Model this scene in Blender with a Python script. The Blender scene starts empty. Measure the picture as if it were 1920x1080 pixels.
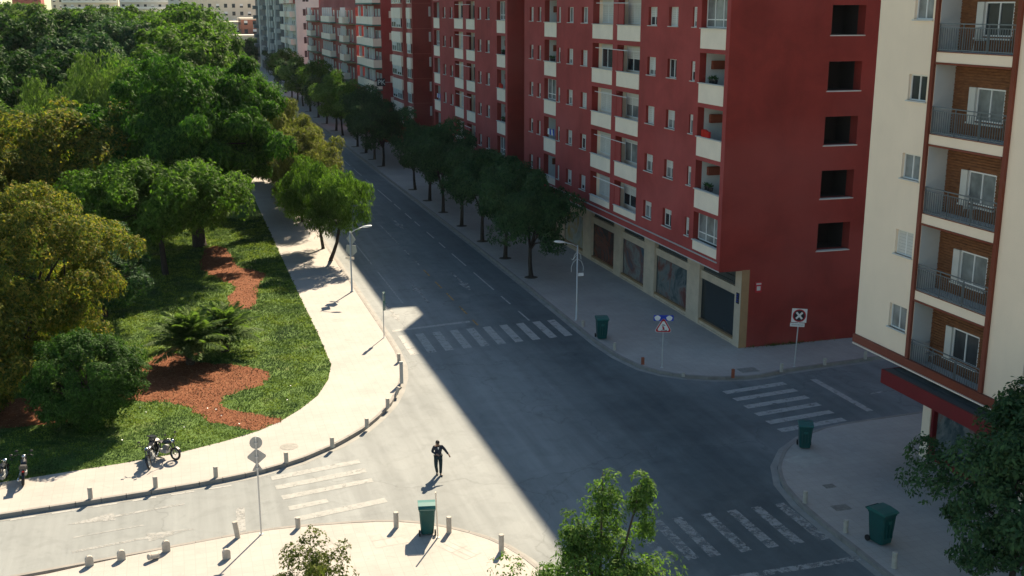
import bpy, math, random
import numpy as np
from mathutils import Vector, Matrix, Quaternion

sc = bpy.context.scene
R = math.radians
COL = sc.collection

# ------------------------------------------------------------------ camera, sky, sun, exposure
cam_d = bpy.data.cameras.new("camera")
cam = bpy.data.objects.new("camera", cam_d)
COL.objects.link(cam)
cam.location = (0, 0, 20)
cam.rotation_euler = (R(90 - 14.062), 0, R(-16.664))
cam_d.sensor_width = 36
cam_d.lens = 36 * 2100 / 1920
cam_d.clip_start = 0.5
cam_d.clip_end = 4000
sc.camera = cam

SUN_DIR = Vector((0.645, 1.08, 1.0)).normalized()
world = bpy.data.worlds.new("World")
sc.world = world
world.use_nodes = True
wn = world.node_tree.nodes
wl = world.node_tree.links
sky = wn.new("ShaderNodeTexSky")
sky.sky_type = 'NISHITA'
sky.sun_disc = False
sky.sun_elevation = math.asin(SUN_DIR.z)
sky.sun_rotation = math.atan2(SUN_DIR.x, SUN_DIR.y)
sky.air_density = 1.0
sky.dust_density = 0.6
sky.ozone_density = 0.2
bg = wn["Background"]
bg.inputs['Strength'].default_value = 0.055
wb = wn.new("ShaderNodeMix")
wb.data_type = 'RGBA'
wb.blend_type = 'MULTIPLY'
wb.inputs[0].default_value = 1.0
wb.inputs[7].default_value = (0.89, 1.03, 1.0, 1)
wl.new(sky.outputs[0], wb.inputs[6])
wl.new(wb.outputs[2], bg.inputs['Color'])

sun_d = bpy.data.lights.new("sun", 'SUN')
sun_d.energy = 5.0
sun_d.angle = R(0.6)
sun_d.color = (1.0, 0.845, 0.62)
sun = bpy.data.objects.new("sun", sun_d)
COL.objects.link(sun)
sun.rotation_euler = SUN_DIR.to_track_quat('Z', 'Y').to_euler()
sun.location = (40, 60, 60)

sc.view_settings.view_transform = 'Standard'
sc.view_settings.look = 'None'
sc.view_settings.exposure = 1.40
sc.view_settings.gamma = 1
sc.view_settings.use_curve_mapping = False
sc.cycles.max_bounces = 6
sc.cycles.diffuse_bounces = 3
sc.cycles.transparent_max_bounces = 8

random.seed(7)
rng = np.random.default_rng(11)

# ------------------------------------------------------------------ materials
MATS = {}


def mat(name, col, rough=0.8, var=0.0, scale=1.0, col2=None, bump=0.0, bscale=None, metal=0.0, spec=0.4, coord='world', detail=6):
    if name in MATS:
        return MATS[name]
    m = bpy.data.materials.new(name)
    m.use_nodes = True
    nt = m.node_tree
    N, L = nt.nodes, nt.links
    p = N["Principled BSDF"]
    p.inputs['Roughness'].default_value = rough
    p.inputs['Metallic'].default_value = metal
    p.inputs['Specular IOR Level'].default_value = spec
    p.inputs['Base Color'].default_value = (*col, 1)
    if var > 0 or col2 is not None or bump > 0:
        if coord == 'world':
            g = N.new("ShaderNodeNewGeometry")
            src = g.outputs['Position']
        else:
            g = N.new("ShaderNodeTexCoord")
            src = g.outputs['Object']
        if var > 0 or col2 is not None:
            nz = N.new("ShaderNodeTexNoise")
            nz.inputs['Scale'].default_value = scale
            nz.inputs['Detail'].default_value = detail
            nz.inputs['Roughness'].default_value = 0.62
            L.new(src, nz.inputs['Vector'])
            rp = N.new("ShaderNodeValToRGB")
            c2 = col2 if col2 else tuple(c * (1 - var) for c in col)
            rp.color_ramp.elements[0].position = 0.32
            rp.color_ramp.elements[0].color = (*c2, 1)
            rp.color_ramp.elements[1].position = 0.68
            rp.color_ramp.elements[1].color = (*(col if col2 else tuple(c * (1 + var) for c in col)), 1)
            L.new(nz.outputs['Fac'], rp.inputs['Fac'])
            L.new(rp.outputs['Color'], p.inputs['Base Color'])
        if bump > 0:
            bz = N.new("ShaderNodeTexNoise")
            bz.inputs['Scale'].default_value = bscale or scale * 8
            bz.inputs['Detail'].default_value = 5
            L.new(src, bz.inputs['Vector'])
            b = N.new("ShaderNodeBump")
            b.inputs['Strength'].default_value = bump
            b.inputs['Distance'].default_value = 0.02
            L.new(bz.outputs['Fac'], b.inputs['Height'])
            L.new(b.outputs['Normal'], p.inputs['Normal'])
    MATS[name] = m
    return m


class NG:
    """small node helper"""

    def __init__(s, name):
        s.m = bpy.data.materials.new(name)
        s.m.use_nodes = True
        s.N, s.L = s.m.node_tree.nodes, s.m.node_tree.links
        s.p = s.N["Principled BSDF"]
        MATS[name] = s.m

    def pos(s, scale=(1, 1, 1), obj=False, loc=(0, 0, 0)):
        if obj:
            g = s.N.new("ShaderNodeTexCoord").outputs['Object']
        else:
            g = s.N.new("ShaderNodeNewGeometry").outputs['Position']
        mp = s.N.new("ShaderNodeMapping")
        mp.inputs['Scale'].default_value = scale
        mp.inputs['Location'].default_value = loc
        s.L.new(g, mp.inputs['Vector'])
        return mp.outputs[0]

    def noise(s, vec, scale, detail=6, rough=0.6, dist=0.0):
        n = s.N.new("ShaderNodeTexNoise")
        n.inputs['Scale'].default_value = scale
        n.inputs['Detail'].default_value = detail
        n.inputs['Roughness'].default_value = rough
        n.inputs['Distortion'].default_value = dist
        s.L.new(vec, n.inputs['Vector'])
        return n.outputs['Fac']

    def ramp(s, fac, stops):
        r = s.N.new("ShaderNodeValToRGB")
        e = r.color_ramp.elements
        while len(e) < len(stops):
            e.new(0.5)
        for i, (p, c) in enumerate(stops):
            e[i].position = p
            e[i].color = (*c, 1) if len(c) == 3 else c
        s.L.new(fac, r.inputs['Fac'])
        return r.outputs['Color']

    def mix(s, fac, a, b, mode='MIX'):
        m = s.N.new("ShaderNodeMix")
        m.data_type = 'RGBA'
        m.blend_type = mode
        for sock, v in ((m.inputs[0], fac), (m.inputs[6], a), (m.inputs[7], b)):
            if isinstance(v, (int, float)):
                sock.default_value = v
            elif isinstance(v, tuple):
                sock.default_value = (*v, 1)
            else:
                s.L.new(v, sock)
        return m.outputs[2]

    def bump(s, h, strength=0.3, dist=0.02):
        b = s.N.new("ShaderNodeBump")
        b.inputs['Strength'].default_value = strength
        b.inputs['Distance'].default_value = dist
        s.L.new(h, b.inputs['Height'])
        s.L.new(b.outputs['Normal'], s.p.inputs['Normal'])

    def out(s, col, rough=0.8, spec=0.4):
        s.L.new(col, s.p.inputs['Base Color'])
        s.p.inputs['Roughness'].default_value = rough
        s.p.inputs['Specular IOR Level'].default_value = spec
        return s.m


def g3(v):
    return (v, v, v)


def make_asphalt():
    n = NG("asphalt")
    P = n.pos()
    base = n.ramp(n.noise(P, 0.12, 5), [(0.3, (0.218, 0.232, 0.234)), (0.7, (0.275, 0.288, 0.286))])
    streak = n.ramp(n.noise(n.pos((1.2, 0.06, 1)), 1.0, 5), [(0.35, g3(0.80)), (0.65, g3(1.08))])
    base = n.mix(0.8, base, streak, 'MULTIPLY')
    blot = n.ramp(n.noise(P, 0.9, 7, 0.7, 0.6), [(0.36, g3(0.74)), (0.52, g3(1.0))])
    base = n.mix(0.45, base, blot, 'MULTIPLY')
    stain = n.ramp(n.noise(n.pos(loc=(13, 5, 0)), 0.28, 8, 0.72, 1.2), [(0.27, g3(0.62)), (0.40, g3(1.0))])
    base = n.mix(0.7, base, stain, 'MULTIPLY')
    # broad darker patches over the right-hand lanes and the corner
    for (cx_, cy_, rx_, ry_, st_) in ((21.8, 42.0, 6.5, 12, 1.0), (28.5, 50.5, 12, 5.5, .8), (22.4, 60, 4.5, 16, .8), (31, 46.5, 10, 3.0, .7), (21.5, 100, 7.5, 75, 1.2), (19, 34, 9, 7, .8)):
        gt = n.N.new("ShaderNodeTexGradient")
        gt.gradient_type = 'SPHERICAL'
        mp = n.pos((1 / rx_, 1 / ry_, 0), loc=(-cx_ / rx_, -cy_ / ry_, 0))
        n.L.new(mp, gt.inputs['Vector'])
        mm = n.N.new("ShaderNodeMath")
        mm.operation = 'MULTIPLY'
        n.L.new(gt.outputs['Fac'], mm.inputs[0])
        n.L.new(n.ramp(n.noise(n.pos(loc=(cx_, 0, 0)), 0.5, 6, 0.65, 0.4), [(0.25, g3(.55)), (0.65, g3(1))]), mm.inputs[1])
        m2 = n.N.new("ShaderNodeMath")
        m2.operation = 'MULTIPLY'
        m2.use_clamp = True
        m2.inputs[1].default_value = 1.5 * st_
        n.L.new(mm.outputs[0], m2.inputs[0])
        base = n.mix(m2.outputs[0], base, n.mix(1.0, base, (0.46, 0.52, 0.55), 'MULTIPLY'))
    # thin cracks
    v = n.N.new("ShaderNodeTexVoronoi")
    v.feature = 'DISTANCE_TO_EDGE'
    v.inputs['Scale'].default_value = 0.06
    w = n.N.new("ShaderNodeVectorMath")
    w.operation = 'ADD'
    nz = n.N.new("ShaderNodeTexNoise")
    nz.inputs['Scale'].default_value = 0.5
    nz.inputs['Detail'].default_value = 6
    n.L.new(P, nz.inputs['Vector'])
    sc_ = n.N.new("ShaderNodeVectorMath")
    sc_.operation = 'SCALE'
    sc_.inputs['Scale'].default_value = 3.0
    n.L.new(nz.outputs['Color'], sc_.inputs[0])
    n.L.new(P, w.inputs[0])
    n.L.new(sc_.outputs[0], w.inputs[1])
    n.L.new(w.outputs[0], v.inputs['Vector'])
    crack = n.ramp(v.outputs['Distance'], [(0.0, g3(0.60)), (0.003, g3(1.0))])
    base = n.mix(0.5, base, crack, 'MULTIPLY')
    fine = n.noise(P, 28, 3, 0.7)
    base = n.mix(0.35, base, n.ramp(fine, [(0.3, g3(0.8)), (0.7, g3(1.15))]), 'MULTIPLY')
    n.bump(fine, 0.25, 0.01)
    return n.out(base, 0.85, 0.3)


def make_pavement():
    n = NG("pavement_concrete")
    P = n.pos()
    base = n.ramp(n.noise(P, 0.35, 7, 0.65), [(0.3, (0.35, 0.328, 0.305)), (0.7, (0.43, 0.396, 0.366))])
    br = n.N.new("ShaderNodeTexBrick")
    br.offset = 0
    br.inputs['Scale'].default_value = 1.0
    br.inputs['Brick Width'].default_value = 0.4
    br.inputs['Row Height'].default_value = 0.4
    br.inputs['Mortar Size'].default_value = 0.010
    br.inputs['Color1'].default_value = (1, 1, 1, 1)
    br.inputs['Color2'].default_value = (0.93, 0.93, 0.93, 1)
    br.inputs['Mortar'].default_value = (0.80, 0.80, 0.79, 1)
    n.L.new(P, br.inputs['Vector'])
    base = n.mix(0.75, base, br.outputs['Color'], 'MULTIPLY')
    spots = n.ramp(n.noise(n.pos(loc=(3, 9, 1)), 1.7, 8, 0.75, 0.5), [(0.28, g3(0.62)), (0.42, g3(1.0))])
    base = n.mix(0.55, base, spots, 'MULTIPLY')
    n.bump(n.noise(P, 20, 3), 0.15, 0.01)
    return n.out(base, 0.85, 0.3)


def make_grassground():
    n = NG("turf_soil")
    P = n.pos()
    base = n.ramp(n.noise(P, 0.5, 7, 0.7), [(0.3, (0.05, 0.09, 0.025)), (0.55, (0.09, 0.15, 0.035)), (0.75, (0.14, 0.15, 0.06))])
    n.bump(n.noise(P, 6, 5), 0.8, 0.06)
    return n.out(base, 0.95, 0.1)


def make_mulch():
    n = NG("red_bark_soil")
    P = n.pos()
    base = n.ramp(n.noise(P, 3.0, 9, 0.8), [(0.3, (0.12, 0.045, 0.022)), (0.5, (0.20, 0.075, 0.037)), (0.72, (0.30, 0.13, 0.068))])
    n.bump(n.noise(P, 9, 6, 0.8), 1.0, 0.06)
    return n.out(base, 0.95, 0.1)


def leafmat(name, cols, transl=0.25, nscale=0.35, rough=0.5):
    n = NG(name)
    g = n.N.new("ShaderNodeNewGeometry")
    isl = g.outputs['Random Per Island']
    c = n.ramp(isl, [(i / (len(cols) - 1), c) for i, c in enumerate(cols)])
    nz = n.ramp(n.noise(n.pos(), nscale, 4, 0.6), [(0.32, (0.62, 0.66, 0.6)), (0.68, (1.25, 1.22, 1.1))])
    c = n.mix(0.8, c, nz, 'MULTIPLY')
    n.out(c, max(rough, 0.7), 0.08)
    tr = n.N.new("ShaderNodeBsdfTranslucent")
    c2 = n.mix(1.0, c, (1.25, 1.5, 0.6), 'MULTIPLY')
    n.L.new(c2, tr.inputs['Color'])
    mx = n.N.new("ShaderNodeMixShader")
    mx.inputs[0].default_value = transl
    o = n.N["Material Output"]
    n.L.new(n.p.outputs[0], mx.inputs[1])
    n.L.new(tr.outputs[0], mx.inputs[2])
    n.L.new(mx.outputs[0], o.inputs['Surface'])
    return n.m


def make_redwall(name, c, stain=0.25, drip_=0.3):
    n = NG(name)
    P = n.pos()
    d = tuple(v * (1 - stain) for v in c)
    l = tuple(min(1, v * (1 + stain * 0.7)) for v in c)
    base = n.ramp(n.noise(P, 0.35, 8, 0.65, 0.4), [(0.3, d), (0.7, l)])
    drip = n.ramp(n.noise(n.pos((2.2, 2.2, 0.16)), 1.0, 5), [(0.3, g3(0.86)), (0.6, g3(1.03))])
    base = n.mix(drip_, base, drip, 'MULTIPLY')
    if drip_ > .2:
        fade = n.ramp(n.noise(n.pos((.5, .5, .8), loc=(11, 2, 5)), 0.16, 3, 0.5), [(0.48, g3(0)), (0.68, g3(.55))])
        base = n.mix(fade, base, tuple(min(1, v * 1.1 + .035) for v in c))
    n.bump(n.noise(P, 14, 4), 0.25, 0.01)
    return n.out(base, 0.9, 0.2)


def make_glass(name, c, rough=0.12):
    n = NG(name)
    base = n.ramp(n.noise(n.pos(loc=(4, 2, 0)), 0.9, 3), [(0.35, c), (0.65, tuple(v * 2.2 for v in c))])
    return n.out(base, max(rough, 0.22), 0.3)


def make_brickwood(name):
    n = NG(name)
    base = n.ramp(n.noise(n.pos((3, 3, 12)), 1.3, 5), [(0.3, (0.13, 0.055, 0.028)), (0.7, (0.25, 0.11, 0.05))])
    return n.out(base, 0.85, 0.2)


def make_art(name, cols, seed):
    n = NG(name)
    P = n.pos(loc=(seed, seed * 2, seed))
    f = n.noise(P, 0.42, 6, 0.62, 0.9)
    st = [(0.30 + 0.4 * i / (len(cols) - 1), tuple(v * .95 for v in c)) for i, c in enumerate(cols)]
    base = n.ramp(f, st)
    return n.out(base, 0.25, 0.5)


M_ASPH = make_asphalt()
M_PAVE = make_pavement()
M_TURF = make_grassground()
M_MULCH = make_mulch()
M_KERB = mat("kerb_stone", (0.25, 0.232, 0.215), 0.85, 0.14, 1.5, bump=0.2)
M_PAINT = None


def make_paint(name, c, wear):
    n = NG(name)
    f = n.noise(n.pos(loc=(1, 7, 0)), 2.2, 9, 0.8, 0.4)
    tone = n.ramp(n.noise(n.pos((.8, .8, 1)), 5.0, 6, 0.7), [(0.3, tuple(v * .72 for v in c)), (0.6, c)])
    n.out(tone, 0.8, 0.3)
    # worn-through spots let the asphalt underneath show
    tp = n.N.new("ShaderNodeBsdfTransparent")
    mx = n.N.new("ShaderNodeMixShader")
    n.L.new(n.ramp(f, [(wear - 0.09, g3(0.12)), (wear + 0.06, g3(0.90))]), mx.inputs[0])
    n.L.new(tp.outputs[0], mx.inputs[1])
    n.L.new(n.p.outputs[0], mx.inputs[2])
    n.L.new(mx.outputs[0], n.N["Material Output"].inputs['Surface'])
    return n.m


M_PAINT = make_paint("worn_white_paint", (0.42, 0.42, 0.405), 0.405)
M_PAINT2 = make_paint("faint_white_paint", (0.38, 0.38, 0.37), 0.49)
M_PAINTW = make_paint("sunlit_white_paint", (0.38, 0.38, 0.365), 0.39)  # same road paint, dulled in colour where sunlight falls on it
M_YPAINT = make_paint("worn_yellow_paint", (0.42, 0.26, 0.10), 0.45)
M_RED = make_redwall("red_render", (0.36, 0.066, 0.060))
M_RED2 = make_redwall("red_render_shade", (0.25, 0.037, 0.030))  # same red paint, darkened in colour for walls lying in shade
M_RED3 = make_redwall("dull_red_brick", (0.36, 0.10, 0.085))
M_RED4 = make_redwall("brick_red_bays", (0.40, 0.10, 0.085))
M_CREAMW = make_redwall("cream_render", (0.90, 0.735, 0.565), 0.05, 0.12)
M_PANEL = mat("pale_parapet_panel", (0.88, 0.75, 0.61), 0.8, 0.05, 0.8)
M_GREYIN = mat("loggia_grey_paint", (0.50, 0.51, 0.50), 0.9, 0.08, 0.6)
M_WHITE = mat("white_frame", (0.74, 0.74, 0.72), 0.45)
M_SHUT = mat("roller_shutter", (0.60, 0.585, 0.54), 0.6, 0.05, 2)
M_SILL = mat("stone_sill", (0.58, 0.56, 0.52), 0.7)
M_GLASS = make_glass("window_glass", (0.02, 0.026, 0.03))
M_CURT = make_glass("curtained_glass", (0.13, 0.14, 0.14), 0.2)
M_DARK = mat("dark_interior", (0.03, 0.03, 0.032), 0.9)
M_STONE = mat("tan_stone_pier", (0.60, 0.485, 0.36), 0.75, 0.12, 1.2, bump=0.15)
M_STONED = mat("tan_stone_edge", (0.33, 0.20, 0.10), 0.75, 0.1, 1.5)
M_GRILL = mat("dark_vent_grille", (0.06, 0.07, 0.07), 0.6)
M_BROWNT = make_redwall("rust_brown_trim", (0.20, 0.055, 0.032), 0.2)
M_BRICKW = make_brickwood("brown_brick")
M_RAIL = mat("grey_railing", (0.16, 0.18, 0.19), 0.5, metal=0.3)
M_CANRED = mat("dark_red_canopy", (0.16, 0.009, 0.014), 0.5, 0.1, 1)
M_CANTOP = mat("weathered_canopy_top", (0.17, 0.19, 0.18), 0.9, 0.3, 1.5)
M_GREENSL = mat("green_slab_edge", (0.07, 0.16, 0.13), 0.8, 0.2, 1)
M_MOSSSL = mat("mossy_slab_edge", (0.14, 0.16, 0.09), 0.9, 0.25, 1)
M_ROOF = mat("roof_gravel", (0.30, 0.27, 0.24), 0.95, 0.15, 0.8)
M_STEEL = mat("galvanised_steel", (0.50, 0.51, 0.51), 0.45, 0.06, 3, metal=0.35)
M_LAMPW = mat("lamp_head_white", (0.78, 0.78, 0.76), 0.4)
M_SIGNBACK = mat("sign_back_grey", (0.36, 0.37, 0.37), 0.5, 0.06, 3, metal=0.3)
M_BIN = mat("green_bin_plastic", (0.006, 0.070, 0.068), 0.45, 0.12, 2, coord='object')
M_BINLID = mat("green_bin_lid", (0.018, 0.125, 0.115), 0.4, 0.12, 2, coord='object')
M_RUBBER = mat("black_rubber", (0.02, 0.02, 0.02), 0.8)
M_BLACK = mat("black_paint", (0.015, 0.016, 0.018), 0.25, spec=0.6)
M_CHROME = mat("chrome", (0.75, 0.76, 0.78), 0.18, metal=1.0)
M_SEATM = mat("seat_vinyl", (0.025, 0.025, 0.028), 0.5)
M_REDL = mat("red_lens", (0.5, 0.02, 0.02), 0.25)
M_BARK = mat("bark", (0.075, 0.055, 0.042), 0.95, 0.3, 4, bump=0.6, coord='object')
M_BARKD = mat("dark_bark", (0.045, 0.034, 0.028), 0.95, 0.3, 4, bump=0.6, coord='object')
M_BOLL = mat("bollard_stone", (0.44, 0.40, 0.35), 0.85, 0.14, 6, coord='object')
M_BOLLR = mat("bollard_rust", (0.30, 0.085, 0.045), 0.8, 0.2, 6, coord='object')
M_SKIN = mat("skin", (0.33, 0.19, 0.13), 0.6)
M_HAIR = mat("dark_hair", (0.02, 0.015, 0.012), 0.7)
M_JACKET = mat("navy_jacket_cloth", (0.022, 0.028, 0.042), 0.85, 0.2, 5, coord='object')
M_TROUS = mat("dark_teal_trousers", (0.012, 0.027, 0.034), 0.85, 0.2, 5, coord='object')
M_SHOE = mat("shoe_leather", (0.02, 0.018, 0.016), 0.5)
M_BLUE = mat("sign_blue", (0.01, 0.05, 0.42), 0.4)
M_SRED = mat("sign_red", (0.45, 0.015, 0.03), 0.4)
M_SWHITE = mat("sign_white", (0.78, 0.78, 0.76), 0.4)
M_SBLACK = mat("sign_black", (0.015, 0.015, 0.02), 0.4)
M_HATCH = mat("cast_iron_cover", (0.23, 0.22, 0.20), 0.7, 0.25, 8)
M_SOIL = mat("tree_pit_soil", (0.07, 0.055, 0.04), 0.95, 0.3, 5)
M_BEIGE = make_redwall("beige_render", (0.66, 0.59, 0.48), 0.10)
M_PALE = make_redwall("pale_grey_render", (0.60, 0.58, 0.54), 0.10)
M_EARTH = mat("bare_earth", (0.20, 0.17, 0.13), 0.95, 0.2, 0.05)

L_BROAD = leafmat("broad_green_leaves", [(0.020, 0.056, 0.014), (0.045, 0.115, 0.022), (0.10, 0.205, 0.032)], 0.30)
L_DARK = leafmat("dark_green_leaves", [(0.018, 0.045, 0.016), (0.034, 0.08, 0.024), (0.055, 0.11, 0.032)], 0.25)
L_DARK2 = leafmat("deep_green_leaves", [(0.026, 0.06, 0.034), (0.048, 0.10, 0.048), (0.075, 0.14, 0.06)], 0.25)  # one deep bluish-green leaf tone, shared by several trees
L_YELLOW = leafmat("yellowing_leaves", [(0.05, 0.08, 0.022), (0.095, 0.13, 0.028), (0.18, 0.185, 0.035), (0.33, 0.235, 0.05)], 0.40, 0.5)
L_FEATHER = leafmat("feathery_leaves", [(0.045, 0.095, 0.018), (0.085, 0.155, 0.03), (0.15, 0.23, 0.055)], 0.36)
L_OLIVE = leafmat("olive_dry_leaves", [(0.08, 0.10, 0.03), (0.15, 0.16, 0.055), (0.22, 0.20, 0.09)], 0.3)
L_MID = leafmat("mid_green_leaves", [(0.04, 0.085, 0.018), (0.08, 0.155, 0.026), (0.13, 0.21, 0.045)], 0.38)
L_WEEP = leafmat("pale_weeping_leaves", [(0.055, 0.095, 0.03), (0.10, 0.16, 0.045), (0.15, 0.22, 0.07)], 0.36)
L_SHRUB = leafmat("glossy_shrub_leaves", [(0.02, 0.052, 0.014), (0.038, 0.09, 0.02), (0.07, 0.145, 0.032)], 0.28, 0.8, 0.4)
L_BAMB = leafmat("fresh_young_leaves", [(0.045, 0.09, 0.022), (0.085, 0.155, 0.036), (0.15, 0.235, 0.07)], 0.36, 0.9)
L_LIT = leafmat("sunlit_tone_leaves", [(0.07, 0.13, 0.04), (0.13, 0.22, 0.06), (0.20, 0.30, 0.10)], 0.35)  # street foliage with sunlight painted into a paler leaf colour
L_DRY = leafmat("dusty_olive_leaves", [(0.06, 0.075, 0.02), (0.10, 0.125, 0.03), (0.16, 0.17, 0.055)], 0.3)
L_PALM = leafmat("palm_fronds", [(0.06, 0.10, 0.032), (0.105, 0.165, 0.05), (0.17, 0.24, 0.08)], 0.32, 0.9, 0.4)
def make_grass_blades():
    n = NG("grass_blades")
    g = n.N.new("ShaderNodeNewGeometry")
    P = n.pos()
    a = n.ramp(n.noise(P, 0.33, 6, 0.7, 0.5), [(0.34, (0.07, 0.115, 0.05)), (0.46, (0.10, 0.165, 0.045)), (0.58, (0.19, 0.27, 0.04)), (0.72, (0.23, 0.24, 0.10))])
    c = n.ramp(n.noise(n.pos(loc=(7, 3, 0)), 1.9, 5, 0.7), [(0.35, (0.6, 0.64, 0.66)), (0.65, (1.3, 1.25, 1.2))])
    a = n.mix(1.0, a, c, 'MULTIPLY')
    a = n.mix(1.0, a, n.ramp(g.outputs['Random Per Island'], [(0, (0.55, 0.6, 0.6)), (1, (1.45, 1.4, 1.5))]), 'MULTIPLY')
    n.out(a, 0.75, 0.1)
    tr = n.N.new("ShaderNodeBsdfTranslucent")
    n.L.new(a, tr.inputs['Color'])
    mx = n.N.new("ShaderNodeMixShader")
    mx.inputs[0].default_value = 0.3
    n.L.new(n.p.outputs[0], mx.inputs[1])
    n.L.new(tr.outputs[0], mx.inputs[2])
    n.L.new(mx.outputs[0], n.N["Material Output"].inputs['Surface'])
    return n.m


L_GRASS = make_grass_blades()
L_GRASS_OLD = None and leafmat("grass_blades", [(0.05, 0.085, 0.02), (0.085, 0.15, 0.03), (0.13, 0.20, 0.06), (0.17, 0.20, 0.10)], 0.25, 0.55, 0.6)
L_CHIP = leafmat("bark_chips", [(0.09, 0.035, 0.020), (0.20, 0.082, 0.044), (0.36, 0.20, 0.12)], 0.0, 1.2, 0.9)


# ------------------------------------------------------------------ mesh helpers
class MB:
    def __init__(s):
        s.v, s.f, s.mi = [], [], []

    def quad(s, a, b, c, d, mi=0):
        n = len(s.v)
        s.v += [a, b, c, d]
        s.f.append((n, n + 1, n + 2, n + 3))
        s.mi.append(mi)

    def poly(s, pts, mi=0):
        n = len(s.v)
        s.v += [tuple(p) for p in pts]
        s.f.append(tuple(range(n, n + len(pts))))
        s.mi.append(mi)

    def box(s, x0, x1, y0, y1, z0, z1, mi=0, taper=0.0):
        n = len(s.v)
        t = taper
        s.v += [(x0, y0, z0), (x1, y0, z0), (x1, y1, z0), (x0, y1, z0),
                (x0 + t, y0 + t, z1), (x1 - t, y0 + t, z1), (x1 - t, y1 - t, z1), (x0 + t, y1 - t, z1)]
        for f in ((0, 3, 2, 1), (4, 5, 6, 7), (0, 1, 5, 4), (1, 2, 6, 5), (2, 3, 7, 6), (3, 0, 4, 7)):
            s.f.append(tuple(n + i for i in f))
            s.mi.append(mi)

    def tube(s, pts, rad, sides=8, mi=0, caps=True):
        pts = [Vector(p) for p in pts]
        if not hasattr(rad, '__len__'):
            rad = [rad] * len(pts)
        n0 = len(s.v)
        prev = None
        for i, p in enumerate(pts):
            d = (pts[min(i + 1, len(pts) - 1)] - pts[max(i - 1, 0)])
            d = d.normalized() if d.length > 1e-9 else Vector((0, 0, 1))
            if prev is None:
                a = d.orthogonal().normalized()
            else:
                a = (prev - d * prev.dot(d))
                a = a.normalized() if a.length > 1e-6 else d.orthogonal().normalized()
            prev = a
            b = d.cross(a)
            for k in range(sides):
                t = 2 * math.pi * k / sides
                s.v.append(tuple(p + (a * math.cos(t) + b * math.sin(t)) * rad[i]))
        for i in range(len(pts) - 1):
            for k in range(sides):
                k2 = (k + 1) % sides
                s.f.append((n0 + i * sides + k, n0 + i * sides + k2, n0 + (i + 1) * sides + k2, n0 + (i + 1) * sides + k))
                s.mi.append(mi)
        if caps:
            s.f.append(tuple(n0 + k for k in reversed(range(sides))))
            s.mi.append(mi)
            e = n0 + (len(pts) - 1) * sides
            s.f.append(tuple(e + k for k in range(sides)))
            s.mi.append(mi)

    def lathe(s, prof, sides=16, mi=0, c=(0, 0, 0)):
        """prof: list of (r,z)"""
        n0 = len(s.v)
        for r, z in prof:
            for k in range(sides):
                t = 2 * math.pi * k / sides
                s.v.append((c[0] + r * math.cos(t), c[1] + r * math.sin(t), c[2] + z))
        for i in range(len(prof) - 1):
            for k in range(sides):
                k2 = (k + 1) % sides
                s.f.append((n0 + i * sides + k, n0 + i * sides + k2, n0 + (i + 1) * sides + k2, n0 + (i + 1) * sides + k))
                s.mi.append(mi)
        s.f.append(tuple(n0 + k for k in reversed(range(sides))))
        s.mi.append(mi)
        e = n0 + (len(prof) - 1) * sides
        s.f.append(tuple(e + k for k in range(sides)))
        s.mi.append(mi)

    def prism(s, pts2, z0, z1, mi=0, top=True, side=True, axis='z', mi_side=None):
        """extrude polygon pts2 (x,y) from z0 to z1; axis y: pts are (x,z) extruded along y"""
        def P(p, h):
            if axis == 'z':
                return (p[0], p[1], h)
            if axis == 'y':
                return (p[0], h, p[1])
            return (h, p[0], p[1])
        ms = mi if mi_side is None else mi_side
        if top:
            s.poly([P(p, z1) for p in pts2], mi)
            s.poly([P(p, z0) for p in reversed(pts2)], mi)
        if side:
            for i in range(len(pts2)):
                a, b = pts2[i], pts2[(i + 1) % len(pts2)]
                s.quad(P(a, z0), P(b, z0), P(b, z1), P(a, z1), ms)

    def mesh(s, name, mats, smooth=False):
        me = bpy.data.meshes.new(name)
        me.from_pydata([tuple(v) for v in s.v], [], s.f)
        for m in (mats if isinstance(mats, (list, tuple)) else [mats]):
            me.materials.append(m)
        me.polygons.foreach_set('material_index', s.mi)
        if smooth:
            me.polygons.foreach_set('use_smooth', [True] * len(s.f))
        me.update()
        return me


def tag(o, label=None, cat=None, group=None, kind=None):
    for k, v in (('label', label), ('category', cat), ('group', group), ('kind', kind)):
        if v:
            o[k] = v
    return o


def obj(name, me, parent=None, loc=(0, 0, 0), rot=(0, 0, 0), scale=None):
    o = bpy.data.objects.new(name, me)
    COL.objects.link(o)
    o.parent = parent
    o.location = loc
    o.rotation_euler = rot
    if scale is not None:
        o.scale = scale
    return o


def empty(name, loc=(0, 0, 0), rz=0.0, label=None, cat=None, group=None):
    o = bpy.data.objects.new(name, None)
    COL.objects.link(o)
    o.location = loc
    o.rotation_euler = (0, 0, rz)
    o.empty_display_size = 0.3
    return tag(o, label, cat, group)


def kids(o):
    return [c for c in COL.objects if c.parent == o]


def copy_thing(src, loc, rz=None, label=None, scale=None):
    def rec(o, par):
        c = o.copy()
        COL.objects.link(c)
        c.parent = par
        for ch in CH.get(o.name, []):
            rec(ch, c)
        return c
    CH = {}
    for o in list(COL.objects):
        if o.parent:
            CH.setdefault(o.parent.name, []).append(o)
    c = rec(src, None)
    c.location = loc
    if rz is not None:
        c.rotation_euler = (0, 0, rz)
    if scale is not None:
        c.scale = scale
    if label:
        c['label'] = label
    return c


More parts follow.
